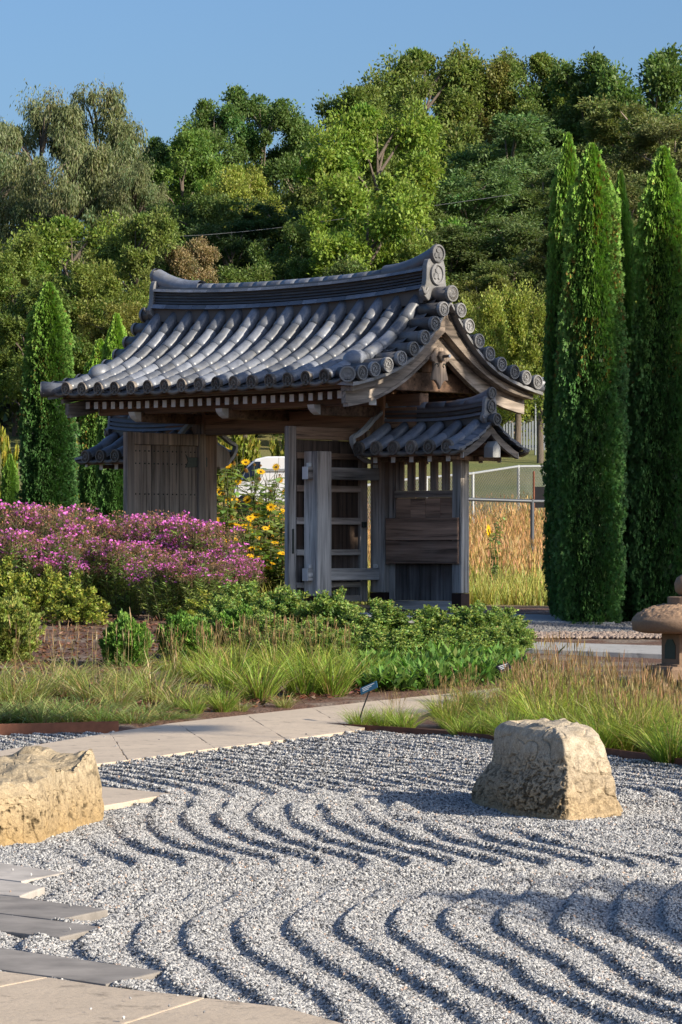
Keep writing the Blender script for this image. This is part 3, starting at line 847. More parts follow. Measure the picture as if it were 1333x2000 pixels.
# crosswise gable beams (dark) over the posts and arms carrying the purlins
for x in (-1.40, 0.0, 1.40):
    a_ = box('bracket_arm', x-.055, x+.055, -1.02, 1.02, 2.085, 2.195, WDARK, gate)
    for s in (-1, 1):      # curved white nose
        pts = [(s*1.021, 2.196), (s*1.13, 2.196), (s*1.115, 2.155), (s*1.075, 2.115), (s*1.021, 2.088)]
        prism('white_nose', pts, x-.05, x+.05, 'x', WHITE, a_, .003)
for x in (-1.98, 1.98):
    box('gable_tie_beam', x-.05, x+.05, -.95, .95, 2.35, 2.55, WDARK, gate)
    box('gable_strut', x-.06, x+.06, -.08, .08, 2.552, 2.92, WZ, gate)
bm_ = box('main_beam', -1.96, 1.96, -.09, .09, 1.955, 2.185, WX, gate)
box('upper_beam', -2.0, 2.0, -.07, .07, 2.20, 2.33, WDARK, gate)
for s in (-1, 1):
    x = s*1.40
    p_ = box('main_post', x-.105, x+.105, -.10, .10, .20, 2.60, WZ, gate)
    box('post_shoe', x-.108, x+.108, -.103, .103, -.06, .198, SHOE, p_, .003)
    # support post and its two rails
    sp_ = box('support_post', x-.10, x+.10, -1.125, -.905, .17, 1.70, WGREYZ, gate)
    box('post_shoe', x-.103, x+.103, -1.128, -.902, -.06, .168, SHOE, sp_, .003)
    for z0 in (1.405, .332):
        r_ = box('tie_rail', x-.04, x+.04, -1.20, -.102, z0, z0+.13, WGREYX, gate)
        box('rail_end', x-.041, x+.041, -1.209, -1.2015, z0-.001, z0+.131, WHITE, r_, .001)
        box('wedge', x-.02, x+.02, -1.168, -1.128, z0+.132, z0+.172, WHITE, r_, .002)
        box('wedge', x-.02, x+.02, -.145, -.105, z0+.132, z0+.172, WHITE, r_, .002)

# ---- doors, both swung open towards the garden
def door(s):
    """s=+1 right door (ribbed inner face seen), s=-1 left door (nailed planks seen). Stands at x = s*1.26, from y=-.14 to y=-1.34"""
    x = s*1.262; t = .035; y0, y1 = -1.345, -.135; zb_, zt = .10, 1.965
    stl = [(y0, y0+.115), (y1-.115, y1)]
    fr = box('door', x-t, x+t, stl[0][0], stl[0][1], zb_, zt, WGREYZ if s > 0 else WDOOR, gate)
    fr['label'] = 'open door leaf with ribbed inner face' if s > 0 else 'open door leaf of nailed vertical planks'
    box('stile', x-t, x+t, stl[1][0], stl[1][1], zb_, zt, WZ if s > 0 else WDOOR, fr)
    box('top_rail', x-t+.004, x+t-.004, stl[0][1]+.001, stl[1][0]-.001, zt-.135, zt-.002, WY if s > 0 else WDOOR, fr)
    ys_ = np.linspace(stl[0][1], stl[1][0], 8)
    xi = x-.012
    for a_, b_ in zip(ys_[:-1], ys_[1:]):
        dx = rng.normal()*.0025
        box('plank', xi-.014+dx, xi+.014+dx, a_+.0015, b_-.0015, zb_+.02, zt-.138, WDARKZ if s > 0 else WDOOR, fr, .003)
    if s > 0:
        for z0, hh in ((1.625, .065), (1.275, .07), (.93, .072), (.60, .062), (.255, .058)):
            box('ledger', xi+.016, x+t+.008, stl[0][1]+.002, stl[1][0]-.002, z0, z0+hh, WY, fr, .004)
        box('bottom_rail', x-t+.004, x+t-.004, stl[0][1]+.001, stl[1][0]-.001, zb_, zb_+.07, WY, fr)
        for z0 in (.9,): box('latch', x+t+.001, x+t+.03, stl[1][0]+.01, stl[1][0]+.07, z0, z0+.06, IRON, fr, .004)
        box('pull_slot', x+t+.001, x+t+.012, stl[0][0]+.045, stl[0][0]+.07, .62, .88, IRON, fr, .003)
    else:
        V, Fc = lathe([(.009, 0), (.008, .006), (.003, .009)], 8); NAIL = mesh_np('nail', V, Fc, IRON, True)
        for zn in (1.76, 1.62, 1.28, .95, .6):
            for a_, b_ in zip(ys_[:-1], ys_[1:]):
                for yy in (a_+.04, b_-.04):
                    o = link('nail', NAIL, fr); o.location = (xi+.0145, yy, zn); o.rotation_euler = (0, math.pi/2, 0)
        pts = [(-.435, 1.735), (-.395, 1.70), (-.10, 1.705), (-.10, 1.60), (-.44, 1.585), (-.40, 1.655)]
        prism('iron_strap', pts, xi+.017, xi+.026, 'x', IRON, fr, .002)
door(1); door(-1)
# rounded bracket board beyond the left door
t_ = np.linspace(0, math.pi/2, 9)
pts = [(.10, 1.955), (.13, 1.905)] + [(.13+.20*math.sin(q)*1.0, 1.70+.15*math.cos(q)) for q in t_] + [(.30, 1.64), (.25, 1.60), (.10, 1.595)]
for s in (-1, 1):
    prism('bracket_board', pts, *sorted((s*1.37, s*1.31)), 'x', WGREYZ, gate, .006)

# ---- side wings: low panelled wall under a small tiled roof
_wb = [0, .1, .25, .40, .55]; _wh = [2.055, 1.965, 1.865, 1.785, 1.730]
def wing(s):
    xm, xe = s*1.505, s*2.52           # main post side, outer post centre
    op = box('wing_post', xe-.065, xe+.065, -.065, .065, .20, 1.66, WGREYZ, gate)
    box('post_shoe', xe-.068, xe+.068, -.068, .068, -.06, .198, SHOE, op, .003)
    X = lambda a, b: sorted((s*a, s*b))
    xi0, xi1 = 1.508, 2.453
    jb = box('jamb_board', *X(xi0, xi0+.085), -.03, .03, .12, 1.60, WZ, gate)
    pn = box('panel_sill', *X(xi0, xi1), -.055, .055, .0, .115, WX, gate)
    box('panel_head', *X(xi0, xi1+.20), -.05, .05, 1.602, 1.655, WDARK, pn)
    box('panel_rail', *X(xi0+.087, xi1), -.040, .03, 1.215, 1.29, WX, pn)
    for a_, b_ in ((1.60, 1.698), (1.766, 1.86), (1.931, 2.02), (2.098, 2.19), (2.263, 2.359)):
        box('slat', *X(a_, b_), -.02, .02, 1.292, 1.60, WZ, pn, .004)
    ed = np.linspace(xi0+.087, xi1, 5)
    for a_, b_ in zip(ed[:-1], ed[1:]):
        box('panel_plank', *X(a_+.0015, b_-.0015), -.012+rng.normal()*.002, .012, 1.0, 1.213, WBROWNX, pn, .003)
    ed = np.linspace(xi0+.087, xi1, 6)
    for a_, b_ in zip(ed[:-1], ed[1:]):
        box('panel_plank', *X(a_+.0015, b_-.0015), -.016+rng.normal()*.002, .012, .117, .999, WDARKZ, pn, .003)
    for z0, z1 in ((.512, .755), (.760, 1.0)):
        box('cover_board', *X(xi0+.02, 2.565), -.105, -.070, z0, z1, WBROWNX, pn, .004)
    # roof
    wr = lambda b: float(np.interp(abs(b), _wb, _wh))
    x0, x1 = 1.54, 2.93
    rows = 1.545+.255*np.arange(6)
    mbw = MB()
    bs = [.04, .14, .24, .34, .44, .52]
    edges = np.concatenate([[x0-.09], rows[1:]-.1275+.1275, [x1]])
    for sg in (-1, 1):
        for k in range(len(bs)-1):
            V = []
            for b, l in ((bs[k], -.055), (bs[k+1], -.040), (bs[k+1], -.075)):
                for xx in np.linspace(x0-.08, x1, 15): V.append((s*xx, sg*b, wr(b)+l-.012*abs(math.sin((xx-1.545)/.255*math.pi))))
            mbw.add(V, [(r*15+c, r*15+c+1, (r+1)*15+c+1, (r+1)*15+c) for r in range(2) for c in range(14)])
    rf = link('wing_roof', mbw.mesh('wing_roof', TILE_D), gate)
    for sg in (-1, 1):
        for x in rows:
            for b0, b1 in ((.10, .33), (.31, .535)):
                V = []; na = 9
                for b, r in ((b0, .066), (b1, .072), (b1, .058)):
                    for k in range(na):
                        a = math.radians(-20+220*k/(na-1)); V.append((r*math.cos(a), sg*b-sg*-.35*0, wr(b)+r*math.sin(a)))
                me = mesh_np('round_tile', V, [(i*na+k, i*na+k+1, (i+1)*na+k+1, (i+1)*na+k) for i in range(2) for k in range(na-1)], TILE, True)
                o = link('round_tile', recalc(me), rf); o.location = (s*x, 0, 0)
            o = link('eave_end_tile', CAP_F, rf); o.location = (s*x, sg*.548, wr(.54)+.002); o.rotation_euler = (0, rng.random()*.5, 0 if sg < 0 else math.pi)
        for xa_, xb_ in zip(rows, list(rows[1:])+[2.95]):
            o = link('eave_lip_tile', LIP, rf); o.location = (s*(xa_+xb_)/2, sg*.525, wr(.53)-.022); o.rotation_euler = (0, 0, 0 if sg < 0 else math.pi)
        # stepped verge tiles at the outer gable
        for k in range(5):
            b0, b1 = .03+k*.105, .14+k*.105
            V = [(s*2.86, sg*b0, wr(b0)+.0), (s*3.0, sg*b0, wr(b0)-.02), (s*3.0, sg*b1, wr(b1)-.005), (s*2.86, sg*b1, wr(b1)+.012)]
            V += [(x, y, z-.03) for x, y, z in V]
            link('verge_tile', recalc(mesh_np('verge_tile', V, [(0,1,2,3),(7,6,5,4),(0,4,5,1),(1,5,6,2),(2,6,7,3),(3,7,4,0)], TILE)), rf)
        # small bargeboard with white end
        lo_ = lambda b: wr(b)-.185+.03*(b/.4); hi_ = lambda b: wr(b)-.085
        xa = s*2.93
        bb = link('bargeboard', recalc(mesh_np('bargeboard', *curve_board(xa-.02, xa+.02, lo_, hi_, 0, .43, sg, 10), WBARGE)), rf)
        V = [(xa-.021, sg*.431, lo_(.43)-.002), (xa+.021, sg*.431, lo_(.43)-.002), (xa+.021, sg*.431, hi_(.43)+.002), (xa-.021, sg*.431, hi_(.43)+.002)]
        V += [(x, y+sg*.006, z) for x, y, z in V]
        link('board_end', recalc(mesh_np('board_end', V, [(0,1,2,3),(7,6,5,4),(0,4,5,1),(1,5,6,2),(2,6,7,3),(3,7,4,0)], WHITE)), bb)
        f_ = box('eave_fascia', *X(1.56, 2.90), *sorted((sg*.40, sg*.50)), 1.645, 1.685, WDARK, rf)
        for x in np.arange(1.66, 2.85, .262):
            e = box('rafter', *X(x-.028, x+.028), *sorted((sg*.05, sg*.40)), 1.60, 1.643, WDARK, rf)
            box('rafter_end', *X(x-.029, x+.029), *sorted((sg*.401, sg*.407)), 1.585, 1.644, WHITE, e, .001)
    # pentagonal grey end of the ridge purlin
    prism('purlin_end', [(-.06, 1.625), (.06, 1.625), (.06, 1.735), (0, 1.80), (-.06, 1.735)], *X(2.90, 3.03), 'x', PLASTER, rf, .004)
    box('purlin', *X(1.56, 2.90), -.045, .045, 1.655, 1.78, WDARK, rf)
    # plastered inner verge, an S-shaped band against the main post
    pp = [(-.02, 2.19), (-.10, 2.135), (-.22, 2.06), (-.33, 1.965), (-.44, 1.90), (-.52, 1.868), (-.545, 1.852), (-.535, 1.80), (-.49, 1.73), (-.42, 1.66), (-.33, 1.615), (-.27, 1.60)]
    for sg in (1, -1):
        V = []; Fc = []
        n = len(pp); P_ = np.array(pp); d = np.gradient(P_, axis=0); d /= np.linalg.norm(d, axis=1)[:, None]; nr = np.stack([d[:, 1], -d[:, 0]], -1)*.019
        for k in range(n):
            for sx, so in ((0, -1), (1, -1), (1, 1), (0, 1)):
                q = P_[k]+so*nr[k]; V.append((s*(1.425+.06*sx), sg*q[0], q[1]))
        for k in range(n-1):
            for e in range(4): Fc.append((k*4+e, k*4+(e+1) % 4, (k+1)*4+(e+1) % 4, (k+1)*4+e))
        Fc.append((0, 1, 2, 3)); Fc.append(tuple((n-1)*4+k for k in (3, 2, 1, 0)))
        link('verge_band', recalc(mesh_np('verge_band', V, Fc, PLASTER)), rf)
    # ridge
    def st(xa, xb, sec, n=10):
        V = []; Fc = []; m = len(sec)
        for x in np.linspace(xa, xb, n):
            u_ = (x-2.2)/.7; dz = .035*u_*u_*(u_ > 0)+.012*u_*u_
            for y, z in sec: V.append((s*x, y, z+dz))
        for i in range(n-1):
            for k in range(m): Fc.append((i*m+k, i*m+(k+1) % m, (i+1)*m+(k+1) % m, (i+1)*m+k))
        Fc.append(tuple(range(m))); Fc.append(tuple((n-1)*m+k for k in range(m))[::-1])
        return V, Fc
    link('ridge_core', recalc(mesh_np('ridge_core', *st(1.55, 2.90, half(.07, 1.95, 2.17, .01)), TILE_D)), rf)
    for k in range(3):
        z0 = 2.025+.047*k
        link('ridge_course', recalc(mesh_np('ridge_course', *st(1.52, 2.90, half(.105-.008*k, z0, z0+.030, .018)), TILE_D if k else TILE)), rf)
    ex = np.linspace(1.52, 2.90, 6)
    for xa_, xb_ in zip(ex[:-1], ex[1:]):
        link('ridge_cap_tile', recalc(mesh_np('ridge_cap_tile', *st(xa_, xb_-.003, capsec(.072, 2.165), 4), TILE, True)), rf)
    oni(rf, s, s*2.90, 2.02, .76)
    o = link('verge_tile', VT, rf); o.location = (s*2.84, 0, 2.025); o.scale = (.62, .85, .85); o.rotation_euler = (0, 0, 0 if s > 0 else math.pi)
    o = link('verge_end_tile', CAP_G, rf); o.location = (s*3.03, 0, 2.025); o.scale = (.85, 1, .85); o.rotation_euler = (0, 0, s*math.pi/2)
    # curved bracket closing the inner end of the ridge
    V_, F_ = tube([(s*1.50, 0, 2.06), (s*1.50, 0, 2.24)], [.10, .075], 12); link('ridge_inner_end', mesh_np('ridge_inner_end', V_, F_, PLASTER, True), rf)
wing(1); wing(-1)
# ------------------------------------------------------------------ foliage toolkit
def unit(v): return v/(np.linalg.norm(v, axis=-1, keepdims=True)+1e-9)
def rdir(n, r=rng):
    v = r.normal(size=(n, 3)); return unit(v)
def leaves(P, D, L, W, S=None):
    """rhombic leaves: base P, axis D, length L, half width W, optional side hint S -> V, quads"""
    n = len(P); L = np.broadcast_to(np.asarray(L, float), (n,))[:, None]; W = np.broadcast_to(np.asarray(W, float), (n,))[:, None]
    if S is None: S = rdir(n)
    side = unit(np.cross(D, S)); up = np.cross(side, D)
    mid = P + D*L*.45
    V = np.stack([P, mid+side*W+up*W*.25, P+D*L-up*L*.08, mid-side*W+up*W*.25], 1).reshape(-1, 3)
    return V, np.arange(4*n).reshape(n, 4)
def blades(P, D, L, W, droop, nseg=3):
    """grass blades bending over: base P, start direction D, length L, width W, droop 0..1"""
    n = len(P); L = np.broadcast_to(np.asarray(L, float), (n,)); W = np.broadcast_to(np.asarray(W, float), (n,)); droop = np.broadcast_to(np.asarray(droop, float), (n,))
    H = D.copy(); H[:, 2] = 0; H = unit(H+1e-6*rdir(n)); side = np.stack([-H[:, 1], H[:, 0], 0*L], -1)
    tw = rng.random(n)*3.14; side = unit(side*np.cos(tw)[:, None]+H*np.sin(tw)[:, None]*.8)
    rows = []
    for k in range(nseg+1):
        t = k/nseg; c = P + D*(L*t)[:, None] + H*(droop*L*.45*t*t)[:, None] - np.array([0, 0, 1])*(droop*L*.5*t**2.4)[:, None]
        w = (W*.5*(1-t**1.6)+.0004)[:, None]; rows += [c-side*w, c+side*w]
    V = np.stack(rows, 1).reshape(-1, 3); m = 2*(nseg+1)
    b = np.arange(n)[:, None]*m
    Fq = np.concatenate([np.concatenate([b+2*k, b+2*k+1, b+2*k+3, b+2*k+2], 1)[:, None] for k in range(nseg)], 1).reshape(-1, 4)
    return V, Fq
class Fol:
    """foliage mesh collector: quads with a colour per vertex"""
    def __init__(s): s.V = []; s.F = []; s.C = []; s.n = 0
    def add(s, VF, col, per=None):
        V, Fq = VF; V = np.asarray(V, float); Fq = np.asarray(Fq)
        col = np.asarray(col, float)
        if col.ndim == 1: c = np.broadcast_to(col, (len(V), 3))
        else: c = np.repeat(col, len(V)//len(col), 0)
        s.V.append(V); s.F.append(Fq+s.n); s.C.append(c); s.n += len(V)
    def mesh(s, name, mat, smooth=False):
        return mesh_np(name, np.concatenate(s.V), np.concatenate(s.F), mat, smooth, np.concatenate(s.C))
def jit(col, n, v=.2, hue=.08):
    """n colours around col"""
    c = np.asarray(col)[None, :]*(1+v*rng.normal(size=(n, 1)))*(1+hue*rng.normal(size=(n, 3)))
    return np.clip(c, .004, 1)

def mat_leaf(name, trans=.35, rough=.5, spec=.3):
    m, nt, b = mat_new(name)
    at = nt.nodes.new('ShaderNodeVertexColor'); at.layer_name = 'Col'
    oi = nt.nodes.new('ShaderNodeObjectInfo')
    c = mixc(nt, 1.0, at.outputs[0], oi.outputs['Color'], 'MULTIPLY')
    nt.links.new(c, b.inputs['Base Color']); b.inputs['Roughness'].default_value = rough; b.inputs['Specular IOR Level'].default_value = spec
    tr = nt.nodes.new('ShaderNodeBsdfTranslucent'); nt.links.new(mixc(nt, 1.0, c, (1.25, 1.3, .7), 'MULTIPLY'), tr.inputs[0])
    mx = nt.nodes.new('ShaderNodeMixShader'); mx.inputs[0].default_value = trans
    nt.links.new(b.outputs[0], mx.inputs[1]); nt.links.new(tr.outputs[0], mx.inputs[2])
    nt.links.new(mx.outputs[0], nt.nodes['Material Output'].inputs['Surface'])
    return m
LEAF = mat_leaf('foliage'); GRASS = mat_leaf('grass_blades', .3, .45); CONIF = mat_leaf('conifer_sprays', .22, .55); PETAL = mat_leaf('petals', .3, .6, .1)
def mat_bark(name, col):
    m, nt, b = mat_new(name); v = coords(nt, (6, 6, 1.2)); f = texnoise(nt, v, 3, 6, .7)
    nt.links.new(mixc(nt, f, tuple(x*.5 for x in col), tuple(x*1.5 for x in col)), b.inputs['Base Color']); b.inputs['Roughness'].default_value = .9
    bump(nt, b, f, .8, .03); return m
BARK = mat_bark('grey_brown_bark', (.12, .095, .075)); BARK_P = mat_bark('pale_bark', (.22, .18, .14)); STEM = simple('green_brown_stem', (.07, .075, .03), .7)

def copy_tree(root, loc, rz=0.0, scale=(1, 1, 1), color=None):
    r = root.copy(); C.objects.link(r); r.location = loc; r.rotation_euler = (0, 0, rz); r.scale = scale
    if color is not None: r.color = (*color, 1)
    for ch in root.children:
        c = ch.copy(); C.objects.link(c); c.parent = r
        if color is not None and not ch.get('keep'): c.color = (*color, 1)
        for g_ in ch.children:
            d = g_.copy(); C.objects.link(d); d.parent = c
            if color is not None and not g_.get('keep'): d.color = (*color, 1)
    return r
class Kind:
    """a plant built once (crown, trunk, flowers ...) and then copied to its places"""
    def __init__(s, name, parts): s.name = name; s.parts = parts; s.first = None
    def put(s, loc, rz=0, scale=(1, 1, 1), label='', cat='', group=None, color=None, name=None, lift=0.0):
        r = empty(name or s.name, loc, rz); r.scale = scale
        for pn, me, keep in s.parts:
            o = link(pn, me, r)
            if pn in ('foliage', 'leaves', 'petals', 'blades', 'seed_heads', 'flower_heads', 'stems', 'crown'): o['kind'] = 'stuff'
            if lift and pn in ('crown', 'limbs'): o.location = (0, 0, lift)
            if lift and pn == 'trunk': o.scale = (1, 1, (9.2+lift)/9.2)
            if color is not None and not keep: o.color = (*color, 1)
        tag(r, label, cat, group)
        return r

# ------------------------------------------------------------------ arborvitae
def arborvitae(seed, H=4.6, R=.36, n=40000, gold=.0, double=False):
    r = np.random.default_rng(seed)
    t = r.random(n)**.92; a = r.random(n)*2*np.pi
    def prof(t): return np.where(t < .10, .82+.18*t/.10, np.where(t < .5, 1.0, 1-.44*((t-.5)/.5)**1.15))*np.clip((1-t)/.13, .0, 1)**.85
    z = t*H
    q = np.stack([np.cos(a)*R*3.2, np.sin(a)*R*3.2, z], -1)
    lump = .16*noise3(q*np.array([1.6, 1.6, .55])+seed, 2.0)+.22*noise3(q*np.array([1, 1, 1.4])+seed*3, 6.0)+.08*noise3(q+seed, 13)
    rad = R*prof(t)*(1+lump*(1+.8*np.clip((t-.7)/.3, 0, 1)))+.012
    depth = r.random(n)**2.2*.10
    rad = np.maximum(rad-depth+(r.random(n) < .07)*r.random(n)*.055, .01)
    P = np.stack([rad*np.cos(a), rad*np.sin(a), z], -1)
    out = np.stack([np.cos(a), np.sin(a), 0*a], -1)
    D = unit(out*(.8+.3*r.random((n, 1)))+np.array([0, 0, 1.])*(.35+.5*r.random((n, 1)))+.6*rdir(n, r))
    S = unit(np.cross(out, np.array([0, 0, 1.]))+.5*rdir(n, r))
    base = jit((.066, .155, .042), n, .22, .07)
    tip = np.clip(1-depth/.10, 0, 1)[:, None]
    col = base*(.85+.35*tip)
    up = np.clip((t-.5)/.4, 0, 1)[:, None]; col = col*(1+up*np.array([1.9, 1.15, .3]))  # upper half painted lighter and yellower, as if sunlit
    if gold:
        g = (noise3(q+5, 3.2) > .22) & (t > .5) & (r.random(n) < gold); col[g] = jit((.21, .15, .035), g.sum(), .3, .1)
    f = Fol()
    L = .032+.026*r.random(n)
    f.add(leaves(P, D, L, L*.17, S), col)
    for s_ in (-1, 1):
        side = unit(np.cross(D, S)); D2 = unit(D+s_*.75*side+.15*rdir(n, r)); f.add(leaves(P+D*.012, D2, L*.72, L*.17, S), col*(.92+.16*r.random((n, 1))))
    # inner twigs keep the column dense
    m = n//4; t2 = r.random(m); a2 = r.random(m)*6.283; rr = R*prof(t2)*.72*np.sqrt(r.random(m))
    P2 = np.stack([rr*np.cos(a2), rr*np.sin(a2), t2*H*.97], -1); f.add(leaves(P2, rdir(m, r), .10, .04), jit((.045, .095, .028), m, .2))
    V, Fq = tube([(0, 0, -.1), (0, 0, H*.5), (0, 0, H*.93)], [.05, .035, .008], 7)
    return Kind('arborvitae', [('foliage', f.mesh('arborvitae_foliage', CONIF), False), ('trunk', mesh_np('trunk', V, Fq, BARK, True), True)])
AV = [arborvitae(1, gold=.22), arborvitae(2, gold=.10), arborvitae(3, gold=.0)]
def put_av(k, px, Y, top, wpx, label, rz=0.0, group='columnar arborvitae trees', color=(1, 1, 1)):
    x = (px-CXP)/F*Y; z0 = float(gz(x, Y)); H = CZ+(HOR-top)/F*Y-z0; W = wpx/F*Y
    return AV[k].put((x, Y, z0-.02), rz, (W/.74, W/.74, H/4.6), label, 'conifer', group, color)
put_av(0, 1157, 31.7, 282, 116, 'broad front arborvitae with golden brown tips beside the rocky strip', .4)
put_av(1, 1110, 33.0, 262, 80, 'slim arborvitae with the highest tip, pressed behind the golden-tipped one', 1.9)
put_av(1, 1133, 32.3, 540, 96, 'short arborvitae stem low between golden-tipped and slim ones', 4.0)
put_av(2, 1213, 33.6, 335, 58, 'dark narrow arborvitae just right of the golden-tipped one', 2.2)
put_av(1, 1296, 32.0, 288, 118, 'tall arborvitae behind the stone lantern cap', 5.1)
put_av(2, 1236, 32.2, 900, 80, 'low arborvitae growth filling the gap before the stone lantern', 1.0)
put_av(0, 1368, 32.6, 330, 120, 'arborvitae overlapping the far side of the one behind the lantern', 3.3)
put_av(2, 1478, 32.3, 300, 125, 'outermost arborvitae of the row past the lantern', .8)
put_av(1, 96, 44.0, 552, 98, 'sunlit broad arborvitae left of the gate roof corner', 2.0, color=(.75, .78, .75))  # tint lowered to stand in for shade on its lower half
put_av(2, 228, 45.5, 612, 64, 'arborvitae whose tip shows above the gate roof slope', .3, color=(1.15, 1.1, 1))
put_av(0, 196, 47.0, 662, 72, 'shorter arborvitae tip just above the gate roof slope', 1.4, color=(1.15, 1.1, 1))
put_av(2, 20, 46.0, 885, 34, 'small young arborvitae before the pale driveway', .7)

# ------------------------------------------------------------------ shrubs
def leafy_shrub(name, seed, n, H, R, L, W, col, v=.25, up=.5, stems=60, tipcol=None):
    """leaves along many stems that leave the base and reach an uneven dome"""
    r = np.random.default_rng(seed); f = Fol(); mb = MB()
    d = rdir(stems, r); d[:, 2] = np.abs(d[:, 2])*1.15+.08; d = unit(d)
    reach = (.72+.40*r.random(stems)); E = d*reach[:, None]*np.array([R, R, H])
    k = r.integers(stems, size=n); t = .25+.75*r.random(n)**.6
    bend = np.array([0, 0, 1.])*(.16*H*np.sin(t*np.pi))[:, None]
    P = E[k]*t[:, None]+bend+r.normal(size=(n, 3))*.055*R*(1.2-.5*t)[:, None]; P[:, 2] = np.maximum(P[:, 2], .02*H+.15*H*r.random(n)*(P[:, 2] < .05*H))
    D = unit(unit(E[k])*.5+np.array([0, 0, up])+.95*rdir(n, r))
    c = jit(col, n, v, .1)*(.9+.25*r.random(stems)[k])[:, None]
    if tipcol is not None:
        g = (t > .78) & (r.random(n) < .6); c[g] = jit(tipcol, g.sum(), .2, .1)
    f.add(leaves(P, D, L*(.6+.8*r.random(n)), W*(.6+.8*r.random(n))), c)
    for j in range(0, stems, 2):
        e = E[j]; V, Fq = tube([(e[0]*.05, e[1]*.05, -.03), (e[0]*.5, e[1]*.5, e[2]*.5+.14*H), tuple(e*.97)], [.006, .005, .002], 4); mb.add(V, Fq)
    return Kind(name, [('foliage', f.mesh(name+'_foliage', LEAF), False), ('stems', mb.mesh(name+'_stems', STEM, True), True)])
def put_px(kind, px, base, top, wpx, protoH, protoW, label, cat, group, rz=None, color=None, Y=None):
    p = gpt(px, base) if Y is None else np.array([(px-CXP)/F*Y, Y, float(gz(0, Y))])
    h = CZ-(top-HOR)/F*p[1]-p[2]; w = wpx/F*p[1]
    return kind.put(tuple(p-np.array([0, 0, .01])), rng.random()*6.28 if rz is None else rz, (w/protoW, w/protoW, h/protoH), label, cat, group, color)

BAP = [leafy_shrub('false_indigo_shrub', s, 15000, .6, .36, .029, .0095, (.15, .25, .07), .28, .5, 130, tipcol=(.29, .37, .09)) for s in (11, 12, 13)]
G_ = 'leafy green shrubs massed before the gate'
for k, (px, b, t, w, lab) in enumerate((
    (470, 1243, 1148, 150, 'leafy green shrub where the purple flowers end'), (560, 1252, 1158, 150, 'leafy green shrub in front of the gap between the doors'),
    (648, 1258, 1160, 150, 'leafy green shrub covering the foot of the support post'), (738, 1266, 1182, 150, 'leafy green shrub covering the foot of the main post'),
    (836, 1270, 1196, 140, 'leafy green shrub below the wing panel boards'), (924, 1272, 1186, 150, 'leafy green shrub at the foot of the wing outer post'),
    (984, 1268, 1196, 110, 'leafy green shrub ending at the concrete walk'), (520, 1288, 1205, 130, None), (610, 1292, 1215, 150, None),
    (705, 1298, 1228, 150, None), (800, 1300, 1235, 150, None), (885, 1296, 1232, 140, None), (955, 1290, 1236, 120, None), (560, 1300, 1232, 130, None), (655, 1304, 1236, 140, None), (750, 1306, 1240, 140, None), (440, 1262, 1176, 110, None), (1005, 1276, 1222, 80, None))):
    put_px(BAP[k % 3], px, b, t-14, w*1.2, .66, .76, lab or ORD[k-7]+' low leafy green shrub in the front row before the gate', 'shrub', G_)
YEL = leafy_shrub('yellow_green_shrub', 21, 5200, .7, .38, .036, .013, (.19, .24, .045), .35, .3, 80, tipcol=(.35, .38, .07))
for px, b, t, w, lab in ((20, 1216, 1085, 150, 'yellow-green leafy shrub behind the feathery bush'), (152, 1224, 1118, 150, 'yellow-green leafy shrub with bare mulch in front'),
                         (88, 1214, 1100, 120, 'yellow-green leafy shrub squeezed between its two neighbours'), (400, 1226, 1150, 130, 'yellow-green leafy shrub under the purple flowers by the conifers')):
    put_px(YEL, px, b, t, w, .76, .82, lab, 'shrub', 'yellow-green shrubs in the bed')
def globe(seed, n, col, L, tip):
    r = np.random.default_rng(seed); d = rdir(n, r); rad = 1-.35*r.random(n)**2
    P = d*rad[:, None]*(1+.30*noise3(d*2+seed, 1.5)+.26*noise3(d*2, 3.6))[:, None]*np.array([.5, .5, .5])+np.array([0, 0, .47])
    P = P[P[:, 2] > .02]; n = len(P); dd = unit(P-np.array([0, 0, .4]))
    D = unit(dd*.7+np.array([0, 0, .6])+.5*rdir(n, r)); c = jit(col, n, .22, .08); k = r.random(n) < .3; c[k] = jit(tip, k.sum(), .2)
    f = Fol(); Ls = L*(.6+.7*r.random(n)); f.add(leaves(P, D, Ls, Ls*.2), c)
    S = rdir(n, r)
    for s_ in (-1, 1): f.add(leaves(P+D*L*.2, unit(D+s_*.8*np.cross(D, S)), Ls*.7, Ls*.16), c*.95)
    V, Fq = tube([(0, 0, -.05), (0, 0, .3), (0, 0, .6)], [.05, .035, .01], 6)
    return [('foliage', f.mesh('globe_foliage', CONIF), False), ('trunk', mesh_np('trunk', V, Fq, BARK, True), True)]
GL = Kind('dwarf_conifer', globe(31, 7500, (.11, .23, .04), .10, (.20, .34, .06)))
for px, b, t, w, lab in ((246, 1304, 1208, 88, 'round dwarf conifer alone on the bare mulch'), (362, 1292, 1206, 96, 'round dwarf conifer half hidden by seeding grass'),
                         (464, 1268, 1190, 84, 'round dwarf conifer tucked against the leafy green shrubs')):
    put_px(GL, px, b, t, w, 1.0, 1.05, lab, 'conifer', 'round dwarf conifers')
FB = Kind('feathery_bush', globe(32, 9000, (.24, .30, .07), .085, (.36, .38, .10)))
put_px(FB, 8, 1292, 1172, 128, 1.0, 1.05, 'feathery yellow-green bush at the end of the mulch bed', 'bush', None)

